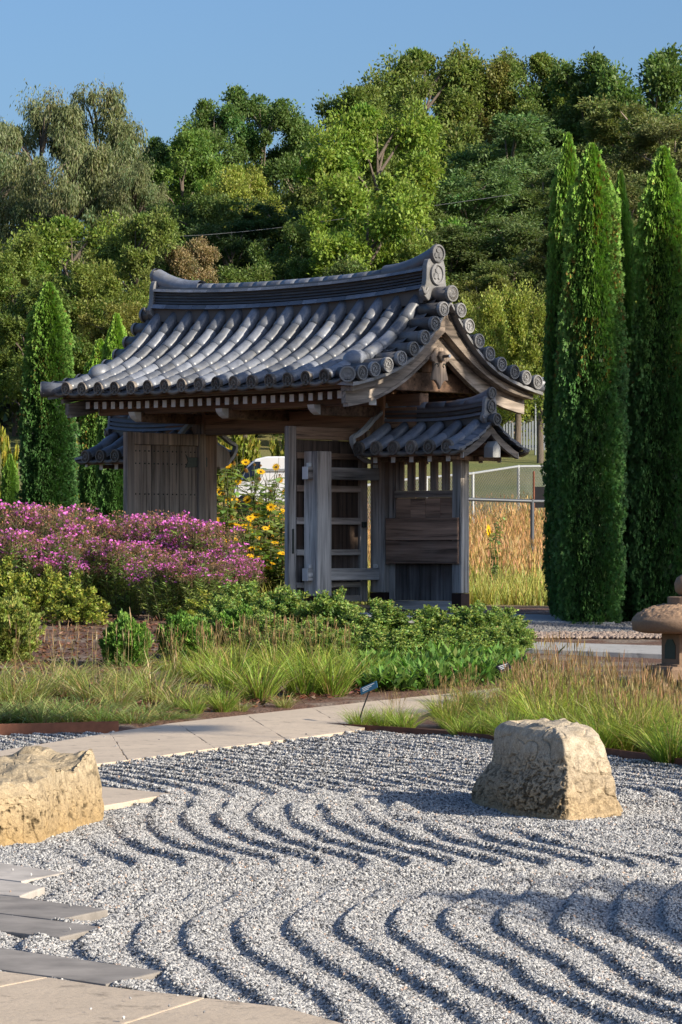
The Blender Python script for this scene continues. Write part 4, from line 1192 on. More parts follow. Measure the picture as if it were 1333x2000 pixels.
# ------------------------------------------------------------------ ironweed: leafy stems under a haze of purple and tan flower heads
def ironweed(seed, ns=40, H=1.1, R=.36):
    r = np.random.default_rng(seed); fo = Fol(); fl = Fol(); mb = MB()
    a = r.random(ns)*6.283; rb = np.sqrt(r.random(ns))*.5*R
    B = np.stack([rb*np.cos(a), rb*np.sin(a), 0*a], -1); T = B*2.0+np.stack([.07*r.normal(size=ns), .07*r.normal(size=ns), H*(.62+.42*r.random(ns))*(1-.15*(rb/R))], -1)
    for k in range(ns):
        V, Fq = tube([B[k]-np.array([0, 0, .03]), .5*(B[k]+T[k])+.01*r.normal(size=3), T[k]], [.005, .004, .0025], 4); mb.add(V, Fq)
        m = 66; t = np.sort(r.random(m))*.84+.04; P = B[k]+(T[k]-B[k])*t[:, None]
        an = r.random(m)*6.283; D = unit(np.stack([np.cos(an), np.sin(an), .35+.4*r.random(m)], -1))
        fo.add(leaves(P, D, .10*(.6+.6*r.random(m)), .0075), jit((.20, .28, .08), m, .3, .1))
        # flat flower heads at the top
        q = 30; an = r.random(q)*6.283; rr = .13*np.sqrt(r.random(q)); P = T[k]+np.stack([rr*np.cos(an), rr*np.sin(an), .05*r.random(q)-.35*rr+.015-.12*(r.random(q) < .25)*r.random(q)], -1)
        for j in range(0, q, 3): V, Fq = tube([T[k]-np.array([0, 0, .10]), P[j]], [.0025, .0015], 3); mb.add(V, Fq)
        purple = r.random(q) < (.62 if r.random() < .42 else .06)
        c = np.where(purple[:, None], jit((.66, .19, .60), q, .22, .07), jit((.36, .22, .135), q, .3, .12))
        for j in range(3):
            d = unit(rdir(q, r)*.8+np.array([0, 0, .8])); s_ = np.where(purple, .021, .012)
            fl.add(leaves(P, d, s_*1.25, s_*.55), c)
        # wispy pedicels
        fo.add(blades(P-np.array([0, 0, .07]), unit(np.array([0, 0, 1.])+.35*rdir(q, r)), .075, .003, .1, 2), jit((.24, .15, .09), q, .3))
    return Kind('ironweed', [('foliage', fo.mesh('ironweed_leaves', LEAF), False), ('stems', mb.mesh('ironweed_stems', STEM, True), True), ('flower_heads', fl.mesh('ironweed_flowers', PETAL), True)])
IW = [ironweed(41), ironweed(42), ironweed(43)]
IG = 'purple flowering ironweed clumps'
for k, (px, Y, top, w, lab) in enumerate((
    (-10, 34.2, 986, 190, None), (50, 34.4, 978, 190, None), (110, 34.0, 984, 190, None), (170, 34.3, 992, 190, None), (232, 34.2, 1004, 190, None),
    (290, 33.8, 998, 190, 'ironweed clump with purple tops reaching the left door planks'), (345, 34.0, 1004, 180, None), (398, 33.6, 1012, 170, 'ironweed clump hiding the bottom of the left door'),
    (440, 33.4, 1048, 140, 'lower ironweed clump against the sunflowers'), (474, 33.2, 1090, 90, 'smallest ironweed clump leaning into the sunflowers'),
    (30, 33.2, 1030, 170, None), (330, 32.4, 1072, 150, 'front ironweed clump with scattered purple heads above the dwarf conifers'), (395, 32.3, 1078, 150, 'front ironweed clump beside the leafy green shrubs'), (245, 32.9, 1052, 150, None), (140, 33.0, 1040, 150, None))):
    x = (px-CXP)/F*Y; z0 = float(gz(0, Y)); h = CZ-(top-HOR)/F*Y-z0
    IW[k % 3].put((x, Y, z0), rng.random()*6.28, ((w/F*Y)/.95, (w/F*Y)/.95, h/1.13), lab or ORD[k]+' purple ironweed clump along the drift counting towards the left door', 'flowers', IG)

# ------------------------------------------------------------------ sunflowers beyond the open doors
def sunflower(seed, H=1.9, nb=9):
    r = np.random.default_rng(seed); fo = Fol(); mb = MB()
    tops = []
    for k in range(nb):
        an = r.random()*6.283; rr = .32*r.random()**.6; z = H*(.35+.65*r.random())
        p0 = np.array([.03*r.normal(), .03*r.normal(), 0]); p2 = np.array([rr*math.cos(an), rr*math.sin(an), z])
        pth = [p0-np.array([0, 0, .05]), p0*.6+p2*.25+np.array([0, 0, .1]), p0*.2+p2*.7+np.array([0, 0, .1*z]), p2]
        V, Fq = tube(pth, [.010, .008, .006, .004], 5); mb.add(V, Fq); tops.append(p2)
        m = 30; t = .12+.84*r.random(m); P = np.array([np.array(pth[0])*(1-u)**2+2*u*(1-u)*np.array(pth[2])+u*u*np.array(pth[3]) for u in t])
        a2 = r.random(m)*6.283; D = unit(np.stack([np.cos(a2), np.sin(a2), .2-.7*r.random(m)], -1))
        fo.add(leaves(P, D, .15*(.5+.8*r.random(m)), .048*(.6+.6*r.random(m)), np.tile(np.array([[0, 0, 1.]]), (m, 1))), jit((.22, .30, .10), m, .25, .1))
        for j in range(3):
            V, Fq = tube([pth[2], p2+np.array([.12*r.normal(), .12*r.normal(), -.05+.12*r.normal()])], [.004, .002], 4); mb.add(V, Fq); tops.append(np.array(V[-1]))
    heads = []
    for p in tops[::2][:15]:
        face = unit(np.array([[.45, -.9, .35]])+.55*rdir(1, r))[0]; heads.append((p, face, .75+.5*r.random(), r.random() < .2))
    return Kind('sunflower_plant', [('leaves', fo.mesh('sunflower_leaves', LEAF), False), ('stems', mb.mesh('sunflower_stems', STEM, True), True)]), heads
def flower_mesh(dead):
    f = Fol(); an = np.arange(13)/13*6.283; D = np.stack([np.cos(an), np.sin(an), 0*an+.18], -1)
    if not dead: f.add(leaves(D*.010, unit(D), .050, .0105, np.tile([[0, 0, 1.]], (13, 1))), jit((.80, .47, .02), 13, .12, .05))
    else: f.add(leaves(D*.010, unit(D-np.array([0, 0, .9])), .022, .004, np.tile([[0, 0, 1.]], (13, 1))), jit((.30, .15, .03), 13, .2))
    an = np.arange(8)/8*6.283
    for z, rad, c in ((.004, .017, (.10, .05, .015)), (.010, .011, (.18, .09, .02))):
        f.add((np.stack([rad*np.cos(an), rad*np.sin(an), 0*an+z], -1), np.array([[0, 1, 2, 3], [0, 3, 4, 7], [4, 5, 6, 7]])), c)
    return f.mesh('flower_head', PETAL)
FLM = [flower_mesh(False), flower_mesh(False), flower_mesh(True)]
SF = [sunflower(51, nb=11), sunflower(52, nb=11), sunflower(53, nb=10)]
SG = 'yellow sunflower plants beyond the gate'
for k, (px, Y, top, lab) in enumerate(((438, 40.0, 868, 'tall sunflower plant right beside the open left door'), (470, 40.6, 880, None), (512, 41.0, 895, None), (550, 40.4, 990, 'sunflower plant by the free edge of the ribbed door'),
                                       (500, 40.2, 900, None), (535, 40.8, 915, None), (486, 39.6, 1010, None), (528, 39.4, 1050, None), (452, 39.4, 1000, None), (560, 39.2, 1070, 'low sunflower plant at the foot of the ribbed door'), (966, 43.0, 990, 'single sunflower stem standing in the tan meadow'))):
    x = (px-CXP)/F*Y; z0 = float(gz(0, Y)); h = CZ-(top-HOR)/F*Y-z0
    w = 1.0 if px < 900 else .4
    kd, hd = SF[k % 3]; szz = h/1.85
    rt = kd.put((x, Y, z0), (k*1.3) % 1.2-.6, (w, w, szz), lab or ORD[k]+' sunflower plant in the thicket counting from the left door', 'sunflower', SG)
    for j, (p, fc, s_, dead) in enumerate(hd if w == 1.0 else hd[:3]):
        o = link('flower_head', FLM[2 if dead else j % 2], rt); o.location = tuple(p); o.rotation_euler = Vector(tuple(fc)).to_track_quat('Z', 'Y').to_euler(); o.scale = (s_/w, s_/w, s_/szz if False else s_)

# ------------------------------------------------------------------ grasses
def tuft(seed, n=260, H=.42, R=.07, w=.0042, spread=.75, col=(.14, .20, .045), dry=.15, drycol=(.34, .26, .12), droop=.75, seeds=0, seedcol=(.30, .20, .10), SH=.56):
    r = np.random.default_rng(seed); f = Fol()
    a = r.random(n)*6.283; rb = R*np.sqrt(r.random(n)); P = np.stack([rb*np.cos(a), rb*np.sin(a), 0*a-.01], -1)
    a2 = a+.5*r.normal(size=n); sp = spread*r.random(n)**.8
    D = unit(np.stack([np.cos(a2)*sp, np.sin(a2)*sp, np.ones(n)], -1)); L = H*(.55+.55*r.random(n))
    c = jit(col, n, .22, .09); k = r.random(n) < dry; c[k] = jit(drycol, k.sum(), .25, .1)
    f.add(blades(P, D, L, w, droop*(.4+.9*r.random(n)), 3), c)
    parts = [('blades', None, False)]
    if seeds:
        a = r.random(seeds)*6.283; sp = .30*r.random(seeds); D = unit(np.stack([np.cos(a)*sp, np.sin(a)*sp, np.ones(seeds)], -1)); P = np.zeros((seeds, 3)); P[:, 0] = .04*r.normal(size=seeds); P[:, 1] = .04*r.normal(size=seeds)
        L = SH*(.75+.35*r.random(seeds)); f.add(blades(P, D, L, .0028, .08, 2), jit((.24, .19, .08), seeds, .2))
        g = Fol(); tip = P+D*(L*.97)[:, None]
        for j in range(2): g.add(leaves(tip-D*.085, unit(D+.06*rdir(seeds, r)), .10, .0030), jit(seedcol, seeds, .25, .1))
        g.add(leaves(tip-D*.12, unit(D+.3*rdir(seeds, r)), .05, .0025), jit(seedcol, seeds, .25, .1))
        return Kind('grass_tuft', [('blades', f.mesh('tuft_blades', GRASS), False), ('seed_heads', g.mesh('tuft_seed_heads', GRASS), True)])
    return Kind('grass_tuft', [('blades', f.mesh('tuft_blades', GRASS), False)])
TG = [tuft(61+s, 300, .40, .07, .0060, col=(.26, .36, .06), droop=.62) for s in range(3)]                                                # fresh green
TS = [tuft(65+s, 280, .44, .08, .0055, col=(.29, .37, .06), dry=.16, drycol=(.46, .39, .14), seeds=26, SH=.50) for s in range(3)]                     # with seed stalks
TD = [tuft(71+s, 240, .40, .09, .0050, spread=.95, col=(.29, .35, .09), dry=.38, drycol=(.46, .37, .20), droop=.9, seeds=5, seedcol=(.36, .26, .14), SH=.55) for s in range(3)]   # dry
TB = [tuft(75+s, 320, .26, .10, .0042, 1.15, (.25, .33, .10), .22, droop=1.0) for s in range(2)]              # soft, low
def put_tuft(T, px, base, hp, protoH, label, group, wide=1.0):
    p = gpt(px, base); h = hp/F*p[1]/protoH
    return T[rng.integers(len(T))].put(tuple(p), rng.random()*6.28, (h*wide, h*wide, h), label, 'grass', group)
for kk, (px, b, hp) in enumerate(sorted(((450, 1352, 105), (506, 1372, 112), (592, 1362, 118), (648, 1362, 110), (703, 1346, 92), (436, 1394, 66), (380, 1398, 52), (748, 1350, 60)), key=lambda v: -v[0])):
    put_tuft(TG, px, b, hp*1.22, .42, ORD[kk]+' fresh green path-edge grass tuft counting away from the blue plant label', 'green tufts along the path')
for kk, (px, b, hp) in enumerate(sorted(((400, 1338, 110), (470, 1328, 112), (540, 1332, 118), (618, 1326, 112), (672, 1322, 92), (425, 1310, 90), (570, 1305, 90), (500, 1300, 80), (340, 1330, 96)), key=lambda v: -v[0])):
    put_tuft(TS, px, b, hp*.92, .42, ORD[kk]+' grass tuft with pale seed stalks counting away from the blue plant label', 'seeding tufts before the shrubs')
for kk, (px, b, hp) in enumerate(sorted(((182, 1372, 112), (300, 1374, 120), (352, 1388, 92), (250, 1352, 100), (62, 1372, 110), (122, 1362, 100), (20, 1378, 105), (555, 1384, 46), (230, 1384, 90), (-15, 1350, 100), (140, 1336, 80), (410, 1372, 60), (470, 1392, 40), (100, 1352, 90), (280, 1346, 80)), key=lambda v: -v[0])):
    put_tuft(TD, px, b, hp*1.18, .42, ORD[kk]+' dry straw-coloured grass tuft counting away from the blue plant label', 'dry tufts on the mulch')
for kk, (px, b, hp) in enumerate(sorted(((24, 1412, 62), (80, 1414, 66), (138, 1412, 58), (200, 1413, 54), (262, 1414, 48), (322, 1408, 36), (-20, 1414, 70), (52, 1396, 56), (168, 1398, 56), (292, 1398, 46), (362, 1406, 26), (112, 1400, 54)), key=lambda v: -v[0])):
    put_tuft(TB, px, b, hp*1.35, .27, ORD[kk]+' soft low grass tuft counting away from the path end of the tall edging', 'soft tufts along the tall edging', 1.25)
# bed on the right: rows of tufts behind the steel edging, seed stalks further in
cnt = 0
for row in range(13):
    d0 = .16+row*.40
    for k in range(16):
        x = -.35+k*.36+rng.normal()*.07+(row % 2)*.18; e = float(np.interp(x, EDGE_R[:, 0], EDGE_R[:, 1])); Y = e+d0+rng.normal()*.05
        if x < EDGE_R[0, 0]+.12 and d0 > .3: continue
        px, py = CXP+F*x/Y, HOR+F*(CZ-float(gz(x, Y)))/Y
        if px > 1640 or px < 660: continue
        # keep the path clear
        lim = np.interp(px, [660, 690, 790, 900, 1010], [1436, 1432, 1404, 1379, 1357])
        if px < 1010 and py < lim+3: continue
        if px >= 1010 and py < 1300: continue
        if 1240 < px and py < 1352 and py > 1290: continue
        sc_ = (.74+.28*rng.random())*float(np.interp(px, [690, 800, 960, 1060], [.50, .58, .70, 1.0]))*(1.0 if px < 1215 or row < 3 else .9); T = TG if row == 0 or (row == 1 and rng.random() < .5) else TS
        lab = ORD[min(cnt, 30)]+' fresh green grass tuft along the low steel edging from the path' if T is TG else 'seeding grass tuft, '+ORD[row]+' row behind the low edging, '+ORD[k]+' along from the path side'
        T[rng.integers(3)].put((x, Y, float(gz(x, Y))), rng.random()*6.28, (sc_*1.15, sc_*1.15, sc_), lab, 'grass', 'tufts behind the low edging' if T is TG else 'seeding tufts behind the boulder'); cnt += 1
for px, b in ((704, 1425), (744, 1424)): put_tuft(TG, px, b, 66, .42, 'small green grass tuft beside the blue plant label', 'tufts by the plant label', 1.1)
# broad-leaved rosettes beside the path
def rosette(seed, n=150):
    r = np.random.default_rng(seed); a = r.random(n)*6.283; D = unit(np.stack([np.cos(a), np.sin(a), .4+1.1*r.random(n)], -1)); P = np.stack([.09*r.normal(size=n), .09*r.normal(size=n), .07*r.random(n)], -1)
    f = Fol(); f.add(leaves(P, D, .12*(.5+.7*r.random(n)), .016, np.tile([[0, 0, 1.]], (n, 1))), jit((.13, .25, .055), n, .25, .1))
    D2 = unit(D+.5*rdir(n, r)); f.add(leaves(P+D*.06, D2, .07, .013, np.tile([[0, 0, 1.]], (n, 1))), jit((.15, .27, .06), n, .25, .1)); return Kind('ground_plant', [('leaves', f.mesh('rosette_leaves', LEAF), False)])
RO = [rosette(81), rosette(82)]
for k, (px, b) in enumerate(sorted(((760, 1352), (800, 1350), (842, 1346), (880, 1344), (920, 1340), (960, 1334), (1000, 1326), (765, 1338), (812, 1334), (850, 1330), (890, 1322), (930, 1318), (960, 1312), (735, 1322), (790, 1318), (835, 1312), (880, 1306)))):
    p = gpt(px, b); s_ = 1.0+.35*rng.random(); RO[k % 2].put(tuple(p), rng.random()*6.28, (s_, s_, s_*1.1), ORD[k]+' low leafy ground plant along the path counting from the blue plant label', 'plant', 'leafy ground plants along the path')

# ------------------------------------------------------------------ meadow beyond the gate (uncountable)
def meadow():
    f = Fol(); n = 52000
    Y = 37.5+ (rng.random(n)**1.5)*36; x = (rng.random(n)*2-1)*(Y*.108+1.0)
    gatepath = (np.abs((x-GW[0])*GV[0]+(Y-GW[1])*GV[1]) < 1.2)
    x, Y = x[~gatepath], Y[~gatepath]; n = len(x)
    P = np.stack([x, Y, gz(x, Y)-.02], -1); D = unit(np.stack([.22*rng.normal(size=n), .22*rng.normal(size=n), np.ones(n)], -1))
    near = np.clip((Y-41.5)/9+.4*noise3(P, .35), 0, 1)
    L = (.30+.30*near)*(.6+.6*rng.random(n)); 
    ca = jit((.33, .34, .085), n, .25, .1); cb = jit((.46, .285, .125), n, .25, .1)
    c = np.where((rng.random(n) < near*.85+.08)[:, None], cb, ca)
    VF = blades(P, D, L, (.008+.0002*Y), .35*rng.random(n), 2)
    f.add(VF, c)
    m = 14000; Y = 40+rng.random(m)*34; x = (rng.random(m)*2-1)*(Y*.108+1); P = np.stack([x, Y, gz(x, Y)+.25+.32*rng.random(m)], -1)
    f.add(leaves(P, unit(np.stack([.2*rng.normal(size=m), .2*rng.normal(size=m), np.ones(m)], -1)), .11, .005+.00008*Y), jit((.47, .28, .13), m, .22, .1))
    return f.mesh('meadow_grass', GRASS)
tag(link('meadow_grass', meadow()), 'tall tan and green meadow grass behind the gate', 'meadow', kind='stuff')
# sparse bark chips on the mulch
n = 9000; px_ = rng.random(n)*760-20; py_ = 1205+rng.random(n)*205
W = np.array([gpt(a, b) for a, b in zip(px_[:3000], py_[:3000])]); W = np.repeat(W, 3, 0)+np.column_stack([rng.normal(size=(n, 2))*.08, np.zeros(n)])
lim = np.interp((W[:, 0]/W[:, 1]*F+CXP), [0, 240, 400, 720, 960], [1462, 1424, 1402, 1366, 1342]); pyw = HOR+F*(CZ-gz(0, W[:, 1]))/W[:, 1]
W = W[pyw < lim-4]; n = len(W); W[:, 2] = gz(0, W[:, 1])+.022+.012*rng.random(n)
f = Fol(); D = rdir(n); D[:, 2] *= .25; f.add(leaves(W, unit(D), .03+.04*rng.random(n), .006+.006*rng.random(n)), jit((.17, .085, .055), n, .4, .12))
tag(link('bark_mulch', f.mesh('bark_mulch', GRASS)), 'loose brown bark chips over the planting bed', 'mulch', kind='stuff')
# ------------------------------------------------------------------ forest on the hill
def tree(seed, kind, H=10.0, R=3.6, nc=105, per=450, leaf=.175, base=.16):
    r = np.random.default_rng(seed); f = Fol(); mb = MB()
    cs = []      # clumps sit on the shells of a few big uneven lobes
    nl = {'round': 12, 'tall': 12, 'willow': 11, 'layer': 15, 'column': 5}[kind]
    flat = {'round': .8, 'tall': .85, 'willow': 1.0, 'layer': .42, 'column': 1.6}[kind]
    lobes = []
    for k in range(nl):
        z = base+.12+(1-base-.16)*((k+.5)/nl)**.85; z = min(z, .93)
        pr = {'round': np.sqrt(max(.05, 1-((z-.52)/.50)**2)), 'tall': .8*np.sqrt(max(.06, 1-((z-.55)/.5)**2)), 'willow': np.sqrt(max(.08, 1-((z-.55)/.5)**2)), 'layer': np.sqrt(max(.05, 1-((z-.5)/.52)**2)), 'column': max(.1, 1-z)*.6}[kind]
        an = k*2.4+r.normal()*.4; rr = R*pr*(.45+.35*r.random()); lr = R*{'round': .44, 'tall': .38, 'willow': .42, 'layer': .50, 'column': .5}[kind]*(.7+.5*r.random())*(1.0 if z < .8 else .7)
        lobes.append((np.array([rr*math.cos(an), rr*math.sin(an), z*H]), lr))
    for k in range(nc):
        c_, lr = lobes[k % nl]; d_ = rdir(1, r)[0]; d_[2] = d_[2]*.8+.25
        cs.append(c_+d_*lr*np.array([1, 1, flat])*(.45+.60*r.random())+r.normal(size=3)*R*.055)
    cs = np.array(cs); cs[:, 2] = np.clip(cs[:, 2], .06*H, .985*H)
    for c in cs:
        rc = {'round': .66, 'tall': .66, 'willow': .62, 'layer': .74, 'column': .5}[kind]*(.35+1.15*r.random())
        fl = {'round': .75, 'tall': .7, 'willow': 1.15, 'layer': .34, 'column': 1.5}[kind]
        n = int(per*(.6+.8*r.random())); d = rdir(n, r); q = r.random(n)**.5*(1+.5*(r.random(n) < .12)*r.random(n))
        P = c+d*q[:, None]*rc*np.array([1, 1, fl])*(1+.35*noise3(d*1.5+c, 1.3))[:, None]
        if kind == 'willow':
            D = unit(np.array([0, 0, -1.])+.55*rdir(n, r)+d*.4); L = leaf*1.15; Wd = leaf*.17
        elif kind == 'layer':
            D = unit(d*np.array([1, 1, .3])+.6*rdir(n, r)*np.array([1, 1, .5])+np.array([0, 0, .05])); L = leaf*1.1; Wd = leaf*.24
        else:
            D = unit(d+.9*rdir(n, r)+np.array([0, 0, .1 if kind != 'column' else 1.1])); L = leaf; Wd = leaf*.33
        hue = 1+.10*r.normal()
        col = jit((1.0*hue, 1.0, 1.0), n, .22, .10)*(.86+.28*r.random())
        f.add(leaves(P, D, L*(.5+1.0*r.random(n)), Wd*(.6+.8*r.random(n)), unit(np.array([0, 0, 1.])+.9*rdir(n, r))), col)
    tr = [(0, 0, -.5), (.1*r.normal(), .1*r.normal(), H*.3), (.2*r.normal(), .2*r.normal(), H*.6), (.2*r.normal(), .2*r.normal(), H*.92)]
    V, Fq = tube(tr, [.22, .17, .11, .03], 8); mb.add(V, Fq)
    lm = MB()
    for k in range(22 if kind != 'column' else 4):
        c = cs[r.integers(nc)]; t = min(.85, max(.15, c[2]/H-.18)); s0 = np.array([np.interp(t*H, [-.5, H*.3, H*.6, H*.92], [q[i] for q in tr]) for i in (0, 1)]+[t*H])
        mid = .5*(s0+c)+np.array([0, 0, .12*H*.3]); V, Fq = tube([s0, mid, c], [.09, .055, .02], 5); lm.add(V, Fq)
    return [('crown', f.mesh('crown_'+kind, LEAF), False), ('trunk', mb.mesh('trunk', BARK_P if kind in ('layer', 'tall') else BARK, True), True), ('limbs', lm.mesh('limbs', BARK_P if kind in ('layer', 'tall') else BARK, True), True)]
TK = {'round': [Kind('broadleaf_tree', tree(101, 'round')), Kind('broadleaf_tree', tree(102, 'round', nc=110, per=430))],
      'tall': [Kind('tall_tree', tree(103, 'tall', nc=84, per=400)), Kind('tall_tree', tree(104, 'tall', nc=90, per=400))],
      'willow': [Kind('willow_tree', tree(105, 'willow', nc=90, per=420)), Kind('willow_tree', tree(106, 'willow', nc=86, per=420))],
      'layer': [Kind('locust_tree', tree(107, 'layer', nc=125, per=450, leaf=.16)), Kind('locust_tree', tree(108, 'layer', nc=120, per=450, leaf=.16))],
      'column': [Kind('juniper_tree', tree(109, 'column', H=6, R=1.4, nc=46, per=450, leaf=.13, base=.03))]}
PROTO = {'round': (10.0, 7.6), 'tall': (10.0, 6.4), 'willow': (10.0, 7.6), 'layer': (9.8, 8.0), 'column': (6.0, 3.0)}
OLIVE, BRIGHT, DARK, GREYG, BLUEG, YELG, BROWNG = (.118, .155, .040), (.140, .20, .036), (.075, .12, .034), (.125, .145, .068), (.095, .15, .055), (.185, .215, .045), (.19, .15, .08)
FOREST = [  # kind, px centre, top px, width px, depth, colour, label
 ('willow', 78, 196, 190, 128, GREYG, 'grey-green willow-like tree with a rounded skyline top beside its twin'),
 ('willow', 190, 192, 190, 130, GREYG, 'grey-green willow-like tree with a tufted tip against the sky'),
 ('willow', -20, 262, 180, 124, GREYG, 'grey-green tree lower than the willow-like twins beside it'),
 ('tall', 255, 252, 110, 136, DARK, 'dark green tree between the willow-like trees and the bright one'),
 ('willow', 265, 330, 130, 122, GREYG, 'grey-green drooping tree below the dark gap in the skyline'),
 ('round', 362, 262, 150, 124, (.10, .16, .035), 'fresh green tree in front of the bare-trunked skyline tree'),
 ('tall', 420, 198, 130, 132, DARK, 'dark skyline tree with its pale leaning trunk showing'),
 ('tall', 515, 182, 140, 134, DARK, 'open dark skyline tree with a broken tuft at its tip'),
 ('tall', 585, 244, 120, 136, (.07, .10, .03), 'flat-topped dark skyline tree next to the tall bright tree'),
 ('round', 478, 330, 130, 118, YELG, 'yellow-green young tree under the open dark skyline tree'),
 ('tall', 690, 184, 150, 112, (.09, .125, .03), 'tall tree with a thin leafy tip rising over the gate ridge'),
 ('round', 735, 215, 215, 108, BRIGHT, 'large bright green tree standing behind the gate ridge'),
 ('round', 715, 360, 230, 102, BRIGHT, 'bright green lower tree just over the gate roof'),
 ('round', 830, 104, 190, 140, OLIVE, 'big olive tree forming the highest left shoulder of the hill'),
 ('round', 935, 112, 150, 142, (.125, .13, .037), 'olive tree with rusty autumn tips on the skyline'),
 ('round', 1040, 116, 150, 142, OLIVE, 'domed olive skyline tree between rusty and dark neighbours'),
 ('tall', 1135, 118, 150, 138, DARK, 'dark skyline tree before the gap of sky'),
 ('tall', 1268, 104, 190, 136, (.07, .115, .03), 'dark green tree standing apart past the gap of sky'),
 ('round', 860, 260, 200, 126, OLIVE, 'olive tree on the middle slope above the locusts'),
 ('layer', 990, 235, 250, 120, BLUEG, 'feathery blue-green locust highest on the slope'),
 ('layer', 930, 335, 220, 112, BLUEG, 'feathery blue-green locust on the middle slope'),
 ('layer', 1060, 330, 200, 114, (.085, .12, .04), 'feathery green locust behind the slim arborvitae'),
 ('layer', 1240, 205, 220, 124, (.125, .145, .05), 'yellowish feathery locust with bare branches showing'),
 ('layer', 1320, 240, 200, 120, (.115, .13, .052), 'brownish feathery locust above the arborvitae behind the lantern'),
 ('layer', 1215, 330, 190, 112, (.11, .125, .045), 'green feathery locust seen between the arborvitae'),
 ('layer', 880, 440, 200, 106, (.075, .105, .035), 'shaded feathery tree beside the ridge ornament'),
 ('layer', 990, 430, 220, 106, (.08, .11, .04), 'feathery tree with pale trunks above the bright junipers'),
 ('layer', 930, 540, 150, 100, (.12, .135, .04), 'small feathery tree behind the roof verge'),
 ('column', 960, 590, 75, 92, YELG, 'bright yellow-green juniper behind the gable tiles'),
 ('column', 1010, 578, 80, 93, YELG, 'tallest bright juniper beside the gable'),
 ('column', 1056, 600, 75, 91, (.14, .17, .035), 'bright juniper touching the slim arborvitae'),
 ('column', 905, 610, 70, 94, YELG, 'bright juniper half hidden by the rear roof slope'),
 ('column', 1225, 540, 60, 90, YELG, 'pale juniper glimpsed between arborvitae columns'),
 ('round', 140, 432, 200, 104, (.135, .185, .038), 'round yellow-green tree above the left arborvitae'),
 ('round', 30, 470, 150, 102, (.125, .165, .038), 'yellow-green tree next to the round one, over the shed'),
 ('round', 270, 425, 150, 100, (.12, .155, .04), 'olive tree with yellowing leaves left of the ridge end'),
 ('round', 310, 540, 120, 98, (.125, .15, .04), 'yellowing lower tree right behind the ridge end'),
 ('tall', 380, 470, 90, 100, BROWNG, 'brownish thin shrub behind the ridge of the gate'),
 ('layer', 545, 400, 200, 112, (.06, .10, .035), 'dark green sumac-like tree left of the bright tree'),
 ('layer', 450, 430, 170, 110, (.055, .09, .032), 'dark green layered tree below the overhead wire'),
 ('round', 590, 450, 130, 103, (.085, .13, .035), 'mid green tree at the foot of the bright tree'),
 ('layer', 350, 400, 150, 116, (.055, .085, .03), 'dark layered tree above the overhead wire'),
 ('round', 180, 520, 150, 97, (.12, .15, .035), 'green tree filling the space above the roof slope'),
 ('round', 60, 560, 170, 96, (.09, .125, .03), 'mid green tree behind the sunlit arborvitae'),
 ('round', 240, 600, 130, 93, (.13, .135, .035), 'yellow-flecked tree behind the arborvitae tips'),
 ('round', 800, 480, 150, 101, (.11, .145, .03), 'green tree right behind the ridge ornament'),
 ('layer', 1330, 420, 160, 104, (.09, .11, .04), 'feathery tree behind the outer arborvitae'),
 ('layer', 1130, 450, 180, 102, (.085, .105, .04), 'feathery tree behind the golden-tipped arborvitae'),
 ('round', 890, 150, 200, 146, OLIVE, 'olive tree filling the skyline behind its rusty-tipped neighbour'),
 ('round', 985, 170, 190, 144, OLIVE, 'olive tree low between two skyline domes'),
 ('round', 1090, 175, 190, 143, DARK, 'dark tree low between the dome and the dark skyline tree'),
 ('round', 1190, 215, 180, 140, OLIVE, 'olive tree under the gap of sky'),
 ('round', 780, 170, 170, 138, OLIVE, 'olive tree shouldering the big skyline tree'),
 ('round', 640, 330, 150, 128, (.10, .13, .035), 'green tree in the dip of the skyline beside the bright tree'),
 ('round', 320, 300, 150, 134, DARK, 'dark tree behind the fresh green one'),
 ('willow', 130, 300, 190, 122, GREYG, 'grey-green drooping tree in front of the willow-like twins'),
 ('layer', 1000, 500, 180, 103, (.10, .13, .045), 'pale feathery tree just above the tallest bright juniper'),
 ('layer', 820, 380, 170, 110, (.10, .14, .045), 'feathery green tree touching the bright tree'),
 ('round', 410, 390, 150, 112, (.085, .125, .035), 'mid green tree behind the overhead wire'),
 ('round', 655, 520, 170, 97, (.07, .10, .028), 'shaded tree whose crown meets the gate ridge'),
 ('round', 480, 530, 170, 97, (.08, .115, .03), 'shaded green tree along the middle of the ridge'),
]
for k, (kd, px, top, w, Y, col, lab) in enumerate(FOREST):
    x = (px-CXP)/F*Y; z0 = float(gz(x, Y)); h = CZ+(HOR-top)/F*Y-z0; W = w/F*Y
    T = TK[kd][k % len(TK[kd])]; ph, pw = PROTO[kd]
    sx = W*1.38/pw; sz = min(h/ph, sx*1.25); lift = max(0.0, h/sz-ph)
    T.put((x, Y, z0), rng.random()*6.28, (sx, sx, sz), lab, 'tree', 'trees on the wooded hill', tuple(c*1.7 for c in col), lift=lift)
# the wood goes on behind and beside: filling trees that close the view
def filler():
    f = Fol(); n = 34000
    Y = 100+rng.random(n)*60; x = (rng.random(n)*2-1)*(Y*.13+3)
    z = gz(x, Y)+rng.random(n)**1.3*np.interp(Y, [100, 160], [3.0, 6.5])*(1+.6*noise3(np.stack([x, Y, 0*x], -1), .22))
    P = np.stack([x, Y, z], -1); f.add(leaves(P, unit(rdir(n)+np.array([0, -.3, .3])), .42, .15), jit((.055, .078, .024), n, .3, .12))
    return f.mesh('undergrowth', LEAF)
tag(link('woodland_undergrowth', filler()), 'dense dark undergrowth between the hill trees', 'undergrowth', kind='stuff')
